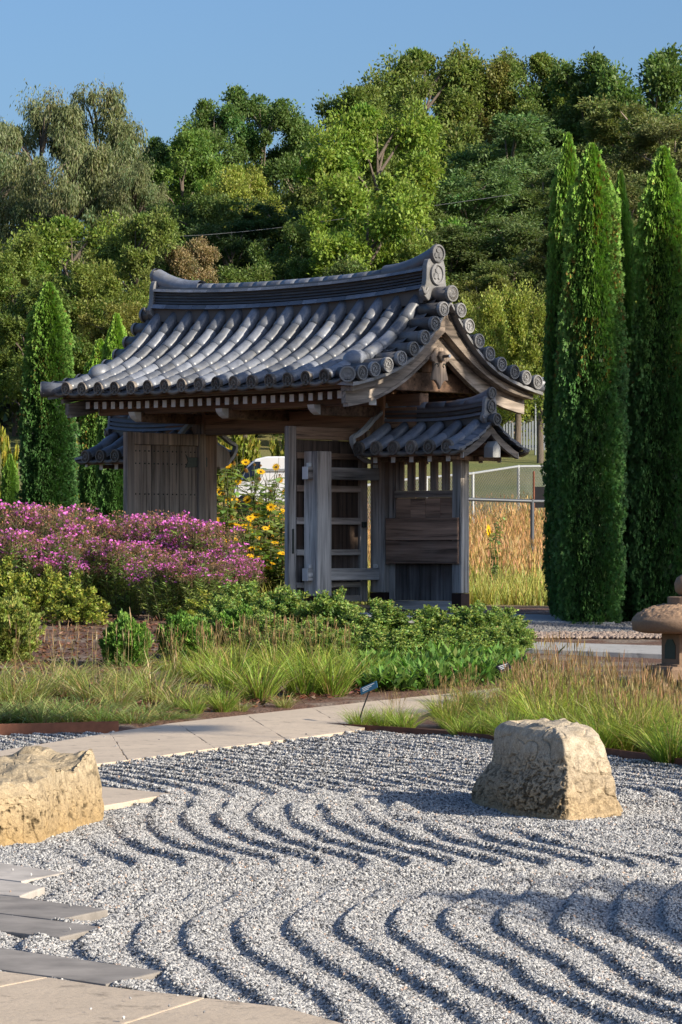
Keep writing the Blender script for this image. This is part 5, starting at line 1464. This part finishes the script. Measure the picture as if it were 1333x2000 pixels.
# bushes on the meadow edge
BU = leafy_shrub('garden_bush', 91, 3000, 1.3, .9, .10, .035, (.21, .24, .035), .25, .4, 10, tipcol=(.34, .34, .06))
for px, top, w, Y, lab in ((20, 838, 80, 58, 'yellow-green bush before the shaded lawn'), (152, 838, 56, 60, 'yellow-green bush with white blooms left of the wing roof'), (480, 832, 130, 74, 'olive bush seen over the sunflowers'), (548, 838, 90, 76, 'olive bush behind the white van'), (430, 842, 80, 78, 'olive bush beside the rounded bracket board')):
    x = (px-CXP)/F*Y; z0 = float(gz(x, Y)); h = CZ+(HOR-top)/F*Y-z0; W = w/F*Y
    o = BU.put((x, Y, z0), rng.random()*6.28, (W/1.9, W/1.9, h/1.35), lab, 'bush', 'bushes at the meadow edge', (.8, .8, .8) if px > 400 else (1.1, 1.05, .9))
# garden trees that stand to the right, outside the picture; their shade falls across the gate and gravel
def side_tree(k, q, xx, H, W, lab, kd='round'):
    Yy = (q-(-SUN_H[1])*xx)/SUN_H[0]
    T = TK[kd][k]; ph, pw = PROTO[kd]; z0 = float(gz(xx, Yy)); T.put((xx, Yy, z0), k*2.1, (W/pw, W/pw, H/ph), lab, 'tree', 'garden trees beside the gravel court', (.16, .22, .05))
side_tree(0, 29.7, 9.5, 7.9, 3.2, 'garden tree shading the wing of the gate')
side_tree(0, 27.2, 8.5, 6.9, 1.5, 'slender garden tree shading the arborvitae', 'tall')
side_tree(1, 9.6, 8.0, 4.15, 1.8, 'garden tree shading the raked gravel corner')
Yp = (16.5-(-SUN_H[1])*11.0)/SUN_H[0]
TK['tall'][1].put((11.0, Yp, 0), 1.0, (.19, .19, .13), 'slim high-crowned garden tree shading the path', 'tree', 'garden trees beside the gravel court', (.16, .22, .05), lift=7.9/.13-10.0)
# ------------------------------------------------------------------ boulders
def mat_boulder(name, pale, tan, zmid, zr):
    m, nt, b = mat_new(name); v = coords(nt)
    t = nt.nodes.new('ShaderNodeTexCoord'); sp = nt.nodes.new('ShaderNodeSeparateXYZ'); nt.links.new(t.outputs['Object'], sp.inputs[0])
    f = texnoise(nt, v, 7, 6, .65); f2 = texnoise(nt, v, 55, 4, .7); f3 = texnoise(nt, v, 22, 5, .7)
    mr = N(nt, 'ShaderNodeMapRange'); mr.inputs[1].default_value = zmid-zr; mr.inputs[2].default_value = zmid+zr
    ad = nt.nodes.new('ShaderNodeMath'); ad.operation = 'MULTIPLY_ADD'; ad.inputs[1].default_value = .16; nt.links.new(f, ad.inputs[0]); nt.links.new(sp.outputs[2], ad.inputs[2])
    su = nt.nodes.new('ShaderNodeMath'); su.operation = 'SUBTRACT'; su.inputs[1].default_value = .08; nt.links.new(ad.outputs[0], su.inputs[0]); nt.links.new(su.outputs[0], mr.inputs[0])
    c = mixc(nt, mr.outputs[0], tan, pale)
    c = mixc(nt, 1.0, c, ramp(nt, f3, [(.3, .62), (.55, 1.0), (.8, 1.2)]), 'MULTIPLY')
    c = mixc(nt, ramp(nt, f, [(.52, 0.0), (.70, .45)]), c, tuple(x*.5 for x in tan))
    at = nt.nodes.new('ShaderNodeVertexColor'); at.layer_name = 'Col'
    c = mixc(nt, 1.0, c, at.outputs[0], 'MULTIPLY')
    nt.links.new(c, b.inputs['Base Color']); b.inputs['Roughness'].default_value = .9; b.inputs['Specular IOR Level'].default_value = .2
    f5 = texnoise(nt, v, 140, 3, .7); c = mixc(nt, 1.0, c, ramp(nt, f5, [(.35, .72), (.65, 1.18)]), 'MULTIPLY'); nt.links.new(c, b.inputs['Base Color'])
    bump(nt, b, f2, 1.0, .010); return m

def boulder(name, rings, pitfun, mat, nu=420, nv=170, rough=.012, soft=3.2):
    """rings: list of (z, outline) with matching outlines (k,2); lofted, closed on top, roughened, pitted"""
    zs = np.array([r[0] for r in rings]); O = np.array([r[1] for r in rings], float)          # (m,k,2)
    k = O.shape[1]; u_ = np.linspace(0, k, nu, endpoint=False); i0 = np.floor(u_).astype(int) % k; fr = (u_-np.floor(u_))[None, :, None]
    ol = O[:, i0]*(1-fr)+O[:, (i0+1) % k]*fr
    w = np.exp(-.5*(np.arange(-26, 27)/soft)**2); w /= w.sum()      # rounded corners
    sm = sum(wt*np.roll(ol, s, 1) for wt, s in zip(w, range(-26, 27))); ol = sm
    tv = np.linspace(0, 1, nv); zz = np.interp(tv, np.linspace(0, 1, len(zs)), zs); lay = np.stack([np.stack([np.interp(tv, np.linspace(0, 1, len(zs)), ol[:, j, c]) for j in range(nu)], 1) for c in (0, 1)], -1)
    wv = np.exp(-.5*(np.arange(-7, 8)/1.7)**2); wv /= wv.sum()
    pad = np.pad(lay, ((7, 7), (0, 0), (0, 0)), mode='edge'); lay = sum(wt*pad[s:s+nv] for wt, s in zip(wv, range(15)))
    V = np.concatenate([lay, np.broadcast_to(zz[:, None, None], (nv, nu, 1))], -1)
    top = V[-1]; c = top.mean(0); QS = list(np.linspace(.985, .03, 26)); caps = [c+(top-c)*q for q in QS]
    for q, cp in zip(QS, caps): cp[:, 2] += .012*(1-q**4)+.014*fbm(cp, 6, 4)
    V = np.concatenate([V, np.array(caps)], 0); m = len(V); Vf = V.reshape(-1, 3)
    cen = np.array([*Vf[:, :2].mean(0), zs.mean()]); nrm = unit((Vf-cen)*np.array([1, 1, .35])); nrm[-26*nu:] = np.array([0, 0, 1.])
    rid = 1-np.abs(noise3(Vf*np.array([1, 1, .45]), 5.5)); rid2 = 1-np.abs(noise3(Vf+4.1, 13.0))
    d = rough*1.6*fbm(Vf, 4.5, 3)+rough*.8*fbm(Vf, 14, 3)-rough*.9*np.clip((rid-.90)/.10, 0, 1)-rough*.9*np.clip((rid2-.90)/.10, 0, 1)
    pit = pitfun(Vf); d = d-pit*.010
    Vf = Vf+nrm*d[:, None]
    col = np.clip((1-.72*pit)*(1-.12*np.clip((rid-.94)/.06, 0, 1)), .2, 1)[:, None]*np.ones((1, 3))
    i, j = np.meshgrid(np.arange(m-1), np.arange(nu), indexing='ij'); j2 = (j+1) % nu
    Fq = np.stack([i*nu+j, i*nu+j2, (i+1)*nu+j2, (i+1)*nu+j], -1).reshape(-1, 4)
    Vf = np.concatenate([Vf, [Vf[-nu:].mean(0)]]); col = np.concatenate([col, [[1, 1, 1]]])
    last = (m-1)*nu; capq = np.array([[last+j, last+(j+1) % nu, len(Vf)-1, len(Vf)-1] for j in range(nu)])
    me = mesh_np(name, Vf, np.concatenate([Fq]), mat, True, col)
    # centre fan closed with a small cap
    bmx = bmesh.new(); bmx.from_mesh(me); bmx.verts.ensure_lookup_table()
    try: bmx.faces.new([bmx.verts[last+j] for j in range(nu)])
    except ValueError: pass
    bmesh.ops.recalc_face_normals(bmx, faces=bmx.faces); bmx.to_mesh(me); bmx.free()
    return link(name, me)

def pits(P, scale, thr, zlo, zhi):
    n_ = fbm(P*np.array([1, 1, 1.5]), scale, 3); b = np.clip((n_-thr)/.22, 0, 1)
    band = np.clip((P[:, 2]-zlo)/.03, 0, 1)*np.clip((zhi-P[:, 2])/.06, 0, 1)
    return b*band
def outl(pts): return [gflat(x, y)[:2] for x, y in pts]
# right boulder: outline at ground from the picture, narrowing upward (heights in metres at ~15 m, 440 px/m)
A = np.array([[.632, 15.75], [.80, 14.95], [1.00, 14.62], [1.245, 14.85], [1.25, 15.5], [1.0, 16.0]])
def shr(sx0, sx1, dy, left=0.0):      # rescale outline: x range and depth factor about centre
    B = A.copy(); x0, x1 = A[:, 0].min(), A[:, 0].max()
    B[:, 0] = sx0+(A[:, 0]-x0)/(x1-x0)*(sx1-sx0); B[:, 1] = 15.25+(A[:, 1]-15.25)*dy; return B
px2x = lambda p: (p-CXP)/F*15.2
rings = [(-.05, shr(px2x(922), px2x(1212), 1.0)), (.02, shr(px2x(924), px2x(1207), 1.0)), (.07, shr(px2x(929), px2x(1199), .97)), (.12, shr(px2x(938), px2x(1192), .94)), (.17, shr(px2x(954), px2x(1187), .88)), (.20, shr(px2x(963), px2x(1184), .84)),
         (.26, shr(px2x(964), px2x(1178), .80)), (.31, shr(px2x(967), px2x(1172), .76)), (.352, shr(px2x(971), px2x(1163), .72)), (.380, shr(px2x(982), px2x(1150), .64)), (.395, shr(px2x(1000), px2x(1128), .52))]
MB1 = mat_boulder('pale_tan_sandstone', (.50, .425, .32), (.42, .315, .19), .17, .12)
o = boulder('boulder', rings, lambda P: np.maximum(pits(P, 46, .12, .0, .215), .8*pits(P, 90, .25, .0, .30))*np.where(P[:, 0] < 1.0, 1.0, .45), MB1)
tag(o, 'pale tan flat-topped boulder with a pitted base in the raked gravel', 'boulder')
# left boulder, blocky, reaching out of the picture
L0 = np.array([gflat(x, y)[:2] for x, y in ((206, 1598), (150, 1613), (82, 1641), (-30, 1650), (-190, 1642), (-190, 1592), (0, 1586), (150, 1584))])
def lsc(s, dx=0, dy=0): c = L0.mean(0); return c+(L0-c)*s+np.array([dx, dy])
rings = [(-.05, lsc(1.02)), (.03, lsc(1.0)), (.10, lsc(.985, -.004)), (.16, lsc(.97, -.008)), (.20, lsc(.96, -.012)), (.235, lsc(.945, -.014)), (.255, lsc(.92, -.014))]
MB2 = mat_boulder('ochre_sandstone', (.45, .365, .245), (.41, .285, .14), .12, .12)
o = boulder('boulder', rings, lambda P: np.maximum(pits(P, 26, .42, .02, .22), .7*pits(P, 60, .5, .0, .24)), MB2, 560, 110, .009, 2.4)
me = o.data; n_ = len(me.vertices); co = np.empty(n_*3, np.float32); me.vertices.foreach_get('co', co); co = co.reshape(-1, 3)
h1 = gflat(182, 1575)[:2]; h2 = np.array([-1.62, 14.9])
ga = lambda cx, cy, r_: np.exp(-(((co[:, 0]-cx)**2+((co[:, 1]-cy)*.6)**2)/r_**2))
rise = .060*ga(-1.08, 14.7, .12)+.055*ga(-1.38, 14.95, .09)-.045*ga(-1.23, 14.45, .09)-.030*np.clip((14.1-co[:, 1])/.4, 0, 1)+.012*fbm(co, 9, 3)
co[:, 2] += rise*np.clip((co[:, 2]-.12)/.12, 0, 1)
me.vertices.foreach_set('co', co.ravel()); me.update()
tag(o, 'blocky ochre boulder with small holes beside the slate pavers', 'boulder')

# ------------------------------------------------------------------ stone lantern
def mat_lantern(name, col, rough_scale=0.0):
    m, nt, b = mat_new(name); v = coords(nt); f = texnoise(nt, v, 60, 5, .7); f2 = texnoise(nt, v, 7, 4)
    c = mixc(nt, f, tuple(x*.65 for x in col), tuple(x*1.3 for x in col)); c = mixc(nt, ramp(nt, f2, [(.45, 0.0), (.7, .5)]), c, tuple(x*.6 for x in col))
    nt.links.new(c, b.inputs['Base Color']); b.inputs['Roughness'].default_value = .95; bump(nt, b, f, .7, .006); return m
LAN = mat_lantern('brown_granite', (.27, .18, .12)); LANR = mat_lantern('rough_picked_granite', (.30, .195, .125))
YL = 25.0; xL = (1352-CXP)/F*YL; zL = float(gz(0, YL)); sL = YL/F      # metres per pixel there
def zpx(py): return CZ-(py-HOR)*sL-zL
lan = empty('stone_lantern', (xL, YL, zL)); tag(lan, 'brown granite snow-viewing lantern with a wide rough cap', 'lantern')
def hexo(r, n=6, rot=0): return [(r*math.cos(rot+2*math.pi*k/n), r*math.sin(rot+2*math.pi*k/n)) for k in range(n)]
R0 = 118*sL
V, Fc = lathe([(R0*.80, zpx(1236)), (R0*.98, zpx(1231)), (R0*1.0, zpx(1214)), (R0*.985, zpx(1208))], 48); link('cap_rim', mesh_np('cap_rim', V, Fc, LAN, True), lan)
prof = [(R0*.985, zpx(1208)), (R0*.93, zpx(1201)), (R0*.82, zpx(1193)), (R0*.68, zpx(1186)), (R0*.5, zpx(1181)), (R0*.33, zpx(1179)), (R0*.05, zpx(1178))]
pr = np.array(prof); tt = np.linspace(0, 1, 44); fine = np.stack([np.interp(tt, np.linspace(0, 1, 7), pr[:, c]) for c in (0, 1)], -1)
V, Fc = lathe([tuple(q) for q in fine], 150); V = np.array(V); dd = .010*np.clip(fbm(V, 34, 3), -.8, .9); V[:, 2] += dd*np.clip((R0*.985-np.hypot(V[:, 0], V[:, 1]))/.03, 0, 1)
link('rough_cap_top', mesh_np('rough_cap_top', V, Fc, LANR, False), lan)
V, Fc = lathe([(48*sL, zpx(1180)), (48*sL, zpx(1166)), (45*sL, zpx(1165))], 40); link('finial_plinth', mesh_np('finial_plinth', V, Fc, LAN, False), lan)
V, Fc = lathe([(22*sL, zpx(1165)), (33*sL, zpx(1155)), (35*sL, zpx(1140)), (30*sL, zpx(1128)), (14*sL, zpx(1119)), (3*sL, zpx(1110))], 28); link('finial', mesh_np('finial', V, Fc, LANR, True), lan)
# fire box: six solid walls, dark plates stand in for the shaded openings
bx = 66*sL
fb_ = link('fire_box', mesh_np('fire_box', *lathe([(bx*1.04, zpx(1301)), (bx*1.04, zpx(1297)), (bx*.9, zpx(1296)), (bx*.9, zpx(1238))], 6), LAN), lan)
for k in range(6):
    a = math.radians(60*k+30); 
    pts = [(-.26*bx, zpx(1286)), (.26*bx, zpx(1286)), (.26*bx, zpx(1260)), (.13*bx, zpx(1248)), (-.13*bx, zpx(1248)), (-.26*bx, zpx(1260))]
    w_ = prism('dark_opening_plate', pts, -.006, .006, 'y', IRON, fb_); w_.location = (bx*.9*.866*math.cos(a), bx*.9*.866*math.sin(a), 0); w_.rotation_euler = (0, 0, a+math.pi/2)
V, Fc = lathe([(96*sL, zpx(1325)), (96*sL, zpx(1306)), (90*sL, zpx(1300)), (60*sL, zpx(1300))], 6); link('base_plate', mesh_np('base_plate', V, Fc, LAN), lan)
for k in range(4):
    a = math.radians(90*k+45); V, Fc = tube([(70*sL*math.cos(a), 70*sL*math.sin(a), zpx(1322)), (88*sL*math.cos(a), 88*sL*math.sin(a), zpx(1335)), (96*sL*math.cos(a), 96*sL*math.sin(a), -.03)], [.06, .055, .07], 10); link('foot', mesh_np('foot', V, Fc, LAN, True), lan)

# ------------------------------------------------------------------ plant labels on stakes
BLUE = simple('blue_label_plate', (.022, .075, .13), .35, .1, 8, 0, .05); BLACK = simple('black_label_metal', (.018, .018, .02), .4, .1, 20, .3); PRINT = simple('white_print', (.55, .58, .6), .5, .05)
def plant_label(base, topc, w, h, tilt, yaw, plate, label):
    r = empty('plant_label', tuple(base)); d = np.array(topc)-np.array(base)
    V, Fq = tube([(0, 0, -.05), tuple(d*.5), tuple(d)], .0048, 7); link('stake', mesh_np('stake', V, Fq, BLACK, True), r)
    p = box('plate', -w/2, w/2, -.004, .004, 0, h, plate, r, .002); p.location = tuple(d); p.rotation_euler = (tilt[0], tilt[1], yaw)
    for k in range(3): box('lettering', -w*.36, w*(.36-.18*k), -.0052, -.0043, h*(.70-.22*k), h*(.78-.22*k), PRINT, p, 0)
    tag(r, label, 'plant label', 'plant labels on stakes')
b0 = gpt(694, 1424); t0 = unproj(722, 1350, b0[1])
plant_label(b0, t0, .125, .062, (-.75, -.42, 0), -.25, BLUE, 'blue plant label on a leaning dark stake by the path')
b0 = gpt(991, 1372); t0 = unproj(990, 1309, b0[1])
plant_label(b0, t0, .10, .075, (-.95, -.30, 0), .35, BLACK, 'dark plant label on an upright stake among the seeding grass')

# ------------------------------------------------------------------ paths and stones past the shrubs
CONC = mat_lime('pale_concrete_walk', (.38, .38, .375))
def strip_px(name, pts, mat, lab, cat, dz=.02, th=.06):
    o = slab(name, pts, mat, dz+.03, th+.03, ground=True, bevel=.004); tag(o, lab, cat, kind='structure')
strip_px('concrete_walk', [(1000, 1252), (1330, 1262), (1420, 1266), (1420, 1284), (1330, 1279), (1000, 1266)], CONC, 'pale concrete walk past the shrubs', 'path')
strip_px('concrete_path', [(700, 1196), (1010, 1199), (1200, 1204), (1200, 1216), (1010, 1212), (700, 1208)], CONC, 'pale concrete walk along the meadow', 'path')
n = 5200; pxr = 1015+rng.random(n)*420; pyr = 1221+rng.random(n)*29; band = np.abs(pyr-(1236+ (pxr-1015)*.03)) > 17
RK = [simple('river_stone_grey', (.17, .165, .165), .7, .3, 20), simple('river_stone_pink', (.28, .22, .185), .7, .3, 20)]
W = np.array([gpt(a, b) for a, b in zip(pxr, pyr)])
icoV, icoF = None, None
bmi = bmesh.new(); bmesh.ops.create_icosphere(bmi, subdivisions=1, radius=1); icoV = np.array([v.co[:] for v in bmi.verts]); icoF = np.array([[v.index for v in f_.verts] for f_ in bmi.faces]); bmi.free()
for half_, mt, nm, lab in ((pyr < 1240, RK[0], 'grey_river_stones', 'grey river stones in the shade of the arborvitae'), (pyr >= 1240, RK[1], 'pink_river_stones', 'pinkish river stones beside the concrete walk')):
    w_ = W[half_]; n = len(w_); s_ = (.012+.013*rng.random((n, 1, 1)))*(.7+.6*rng.random((n, 1, 3)))*np.array([1, 1, .7])
    Vv = icoV[None]*s_*(1+.15*rng.normal(size=(n, 12, 1))) + (w_+np.array([0, 0, .022]))[:, None]
    Ff = (icoF[None]+np.arange(n)[:, None, None]*12).reshape(-1, 3)
    tag(link(nm, mesh_np(nm, Vv.reshape(-1, 3), Ff, mt)), lab, 'stones', kind='stuff')
for x_, y_ in ((1062, 1372), (738, 1312)): pass

# ------------------------------------------------------------------ fences, van, shed, pole, wire beyond the meadow
GALV = simple('galvanised_pipe', (.36, .38, .39), .45, .08, 20, .3); DKPIPE = simple('shadow_toned_pipe', (.075, .085, .10), .5, .1, 20, .4); WIRE = simple('chain_link_wire', (.22, .23, .23), .5, .1, 20, .5)  # dark pipe: the rail's shadow is put into its colour
def chain_fence(name, tops, Ys, H, posts, label, rail, mesh=True, group='chain-link fences'):
    P = np.array([unproj(px, py, Y) for (px, py), Y in zip(tops, Ys)]); root = empty(name, (0, 0, 0))
    tag(root, label, 'fence', group)
    V, Fq = tube(P, .028, 8); link('top_rail', mesh_np('top_rail', V, Fq, rail, True), root)
    def at(px):
        pxs = CXP+F*P[:, 0]/P[:, 1]; return np.array([np.interp(px, pxs, P[:, c]) for c in range(3)])
    for px in posts:
        p = at(px); V, Fq = tube([p+np.array([0, 0, .03]), p-np.array([0, 0, H])], .032, 8); link('post', mesh_np('post', V, Fq, rail, True), root)
    if mesh:
        mb = MB(); pxs = CXP+F*P[:, 0]/P[:, 1]; q = np.arange(pxs[0], pxs[-1], 3.1)
        for k, px in enumerate(q):
            a_, b_ = at(px), at(min(px+38, pxs[-1])); 
            for s_, e_ in ((a_, b_-np.array([0, 0, H*.9])), (b_, a_-np.array([0, 0, H*.9]))):
                d = .0045; V = [s_+np.array([-d, 0, 0]), s_+np.array([d, 0, 0]), e_+np.array([d, 0, 0]), e_+np.array([-d, 0, 0]), s_+np.array([0, .008, 0]), e_+np.array([0, .008, 0])]
                mb.add(V, [(0, 1, 2, 3), (1, 4, 5, 2), (4, 0, 3, 5)])
        link('wire_mesh', mb.mesh('wire_mesh', WIRE), root)
chain_fence('chain_link_fence', [(690, 952), (800, 936), (922, 925), (1012, 911), (1120, 910), (1400, 908)], [62, 66, 70, 74, 75, 76], 1.1, (745, 832, 924, 1013, 1104, 1195, 1290), 'chain-link fence with a pale top rail on the mown slope', GALV)
chain_fence('pipe_rail_fence', [(880, 974), (1040, 979), (1400, 984)], [52, 52.5, 54], .9, (893, 1040, 1190, 1340), 'dark pipe rail fence sunk in the tan meadow grass', DKPIPE, False)
# pale paling fence and lattice posts under the hill trees
PAL = simple('shade_toned_fence_paint', (.20, .225, .26), .6, .1, 10)  # white palings coloured blue-grey, their shade put into the base colour
pf = empty('paling_fence', (0, 0, 0)); tag(pf, 'pale vertical paling fence in the shade under the hill trees', 'fence')
for k, px in enumerate(np.arange(985, 1066, 5.6)):
    p = unproj(px, 886, 96); hh = (886-(818+6*rng.random()+ (1060-px)*.06))/F*96; box('paling', p[0]-.027, p[0]+.027, 95.98, 96.02, p[2]-.3, p[2]+hh, PAL, pf, 0)
for z_ in (840, 872): a_ = unproj(982, z_, 96.05); b_ = unproj(1066, z_, 96.05); box('fence_rail', a_[0], b_[0], 96.03, 96.08, a_[2]-.04, a_[2]+.04, PAL, pf, 0)
for px in (1046, 1054):
    p = unproj(px, 890, 94); V, Fq = tube([p-np.array([0, 0, .4]), unproj(px, 764, 94)], .028, 7); o = link('lattice_post', mesh_np('lattice_post', V, Fq, PAL, True)); tag(o, 'thin blue-grey metal pole beside the paling fence', 'pole', 'pair of metal poles')
a_ = unproj(1018, 764, 94); b_ = unproj(1075, 768, 94); V, Fq = tube([a_, b_], .05, 8); o = link('horizontal_pipe', mesh_np('horizontal_pipe', V, Fq, PAL, True)); tag(o, 'grey horizontal pipe across the tops of the thin metal poles', 'pipe')
# silt screen on a stake by the fence
p = unproj(1043, 955, 60); s_ = empty('silt_screen', tuple(p)); tag(s_, 'black silt screen sheet on a rusty stake in the grass', 'screen')
V, Fq = tube([(0, 0, -.4), (0, 0, .32)], .022, 6); link('stake', mesh_np('stake', V, Fq, RUST, True), s_)
box('sheet', .02, .75, -.008, .008, -.34, .04, BLACK, s_, 0)
# white van beyond the sunflowers
VANW = simple('white_van_paint', (.80, .81, .82), .3, .03, 4, 0, .02); VGL = simple('dark_blue_glass', (.012, .02, .045), .08, .05, 4, 0, 0)
pv = unproj(520, 985, 66); van = empty('white_van', tuple(pv), math.radians(-14)); tag(van, 'white van with dark glass seen between the gate doors', 'van')
k_ = 66/F
def vpx(px, py): return ((px-520)*k_, (985-py)*k_)
body = [vpx(*q) for q in ((470, 985), (470, 955), (484, 938), (496, 912), (512, 898), (535, 893), (640, 893), (646, 905), (646, 985))]
bd = prism('body', body, -.55, .55, 'y', VANW, van, .03)
gl = [vpx(*q) for q in ((487, 939), (498, 915), (513, 903), (524, 903), (524, 939))]; prism('side_window', gl, -.57, -.553, 'y', VGL, bd); prism('windscreen', [vpx(*q) for q in ((476, 946), (485, 939), (496, 914), (506, 903), (500, 902), (490, 913), (479, 937))], -.46, .46, 'y', VGL, bd)
box('rain_gutter', *sorted((vpx(520, 0)[0], vpx(640, 0)[0])), -.575, -.552, vpx(0, 922)[1], vpx(0, 917)[1], GALV, bd, .002)
V, Fc = lathe([(.21, -.06), (.24, -.03), (.24, .03), (.21, .06)], 20)
for px in (496, 620):
    for yy in (-.5, .5):
        w_ = link('wheel', mesh_np('wheel', V, Fc, BLACK, True), van); w_.location = (vpx(px, 0)[0], yy, -.02); w_.rotation_euler = (math.pi/2, 0, 0)
# shed at the wood's edge
SHW = simple('dark_shed_boards', (.06, .042, .035), .8, .2, 8); SHR = simple('grey_shingle', (.22, .21, .20), .8, .25, 14)
ps = unproj(10, 806, 108); sh = empty('garden_shed', tuple(ps), .2); tag(sh, 'dark shed with a low grey roof at the wood edge', 'shed')
k_ = 108/F
wl_ = box('wall', -50*k_, 26*k_, -1, 1, -.6, 24*k_, SHW, sh, .02); rf_ = prism('roof', [(-56*k_, 24*k_), (36*k_, 24*k_), (36*k_, 28*k_), (10*k_, 43*k_), (-56*k_, 43*k_)], -1.3, 1.3, 'y', SHR, sh, .01)
box('door', -10*k_, 4*k_, -1.03, -1.0, -.3, 16*k_, BLACK, wl_, .005)
# slim white post pair by the lawn and pale driveway
for px in (168.5, 174.5):
    p = unproj(px, 842, 98); V, Fq = tube([p-np.array([0, 0, .5]), unproj(px, 800, 98)], .03, 7); o = link('marker_post', mesh_np('marker_post', V, Fq, simple('white_post_paint', (.7, .72, .74), .5), True)); tag(o, 'slim white marker post on the shaded lawn', 'post', 'pair of white posts')
DRV = mat_lime('pale_driveway', (.42, .43, .46))
W = np.array([[-30, 66.0], [-4.2, 66.0], [-4.2, 70.5], [-30, 70.5]]); W = np.array([[x, y, float(gz(x, y))+.05] for x, y in W])
o = link('driveway', mesh_np('driveway', W, [(0, 1, 2, 3)], DRV)); tag(o, 'pale driveway past the small young arborvitae', 'driveway', kind='structure')
# overhead wire in front of the hill
P = [unproj(px, py, 104) for px, py in ((-400, 500), (120, 474), (315, 463), (400, 459), (480, 452), (560, 443), (1000, 380))]
V, Fq = tube(P, .008, 5); o = link('overhead_wire', mesh_np('overhead_wire', V, Fq, WIRE, True)); tag(o, 'thin overhead wire crossing in front of the dark trees', 'wire')
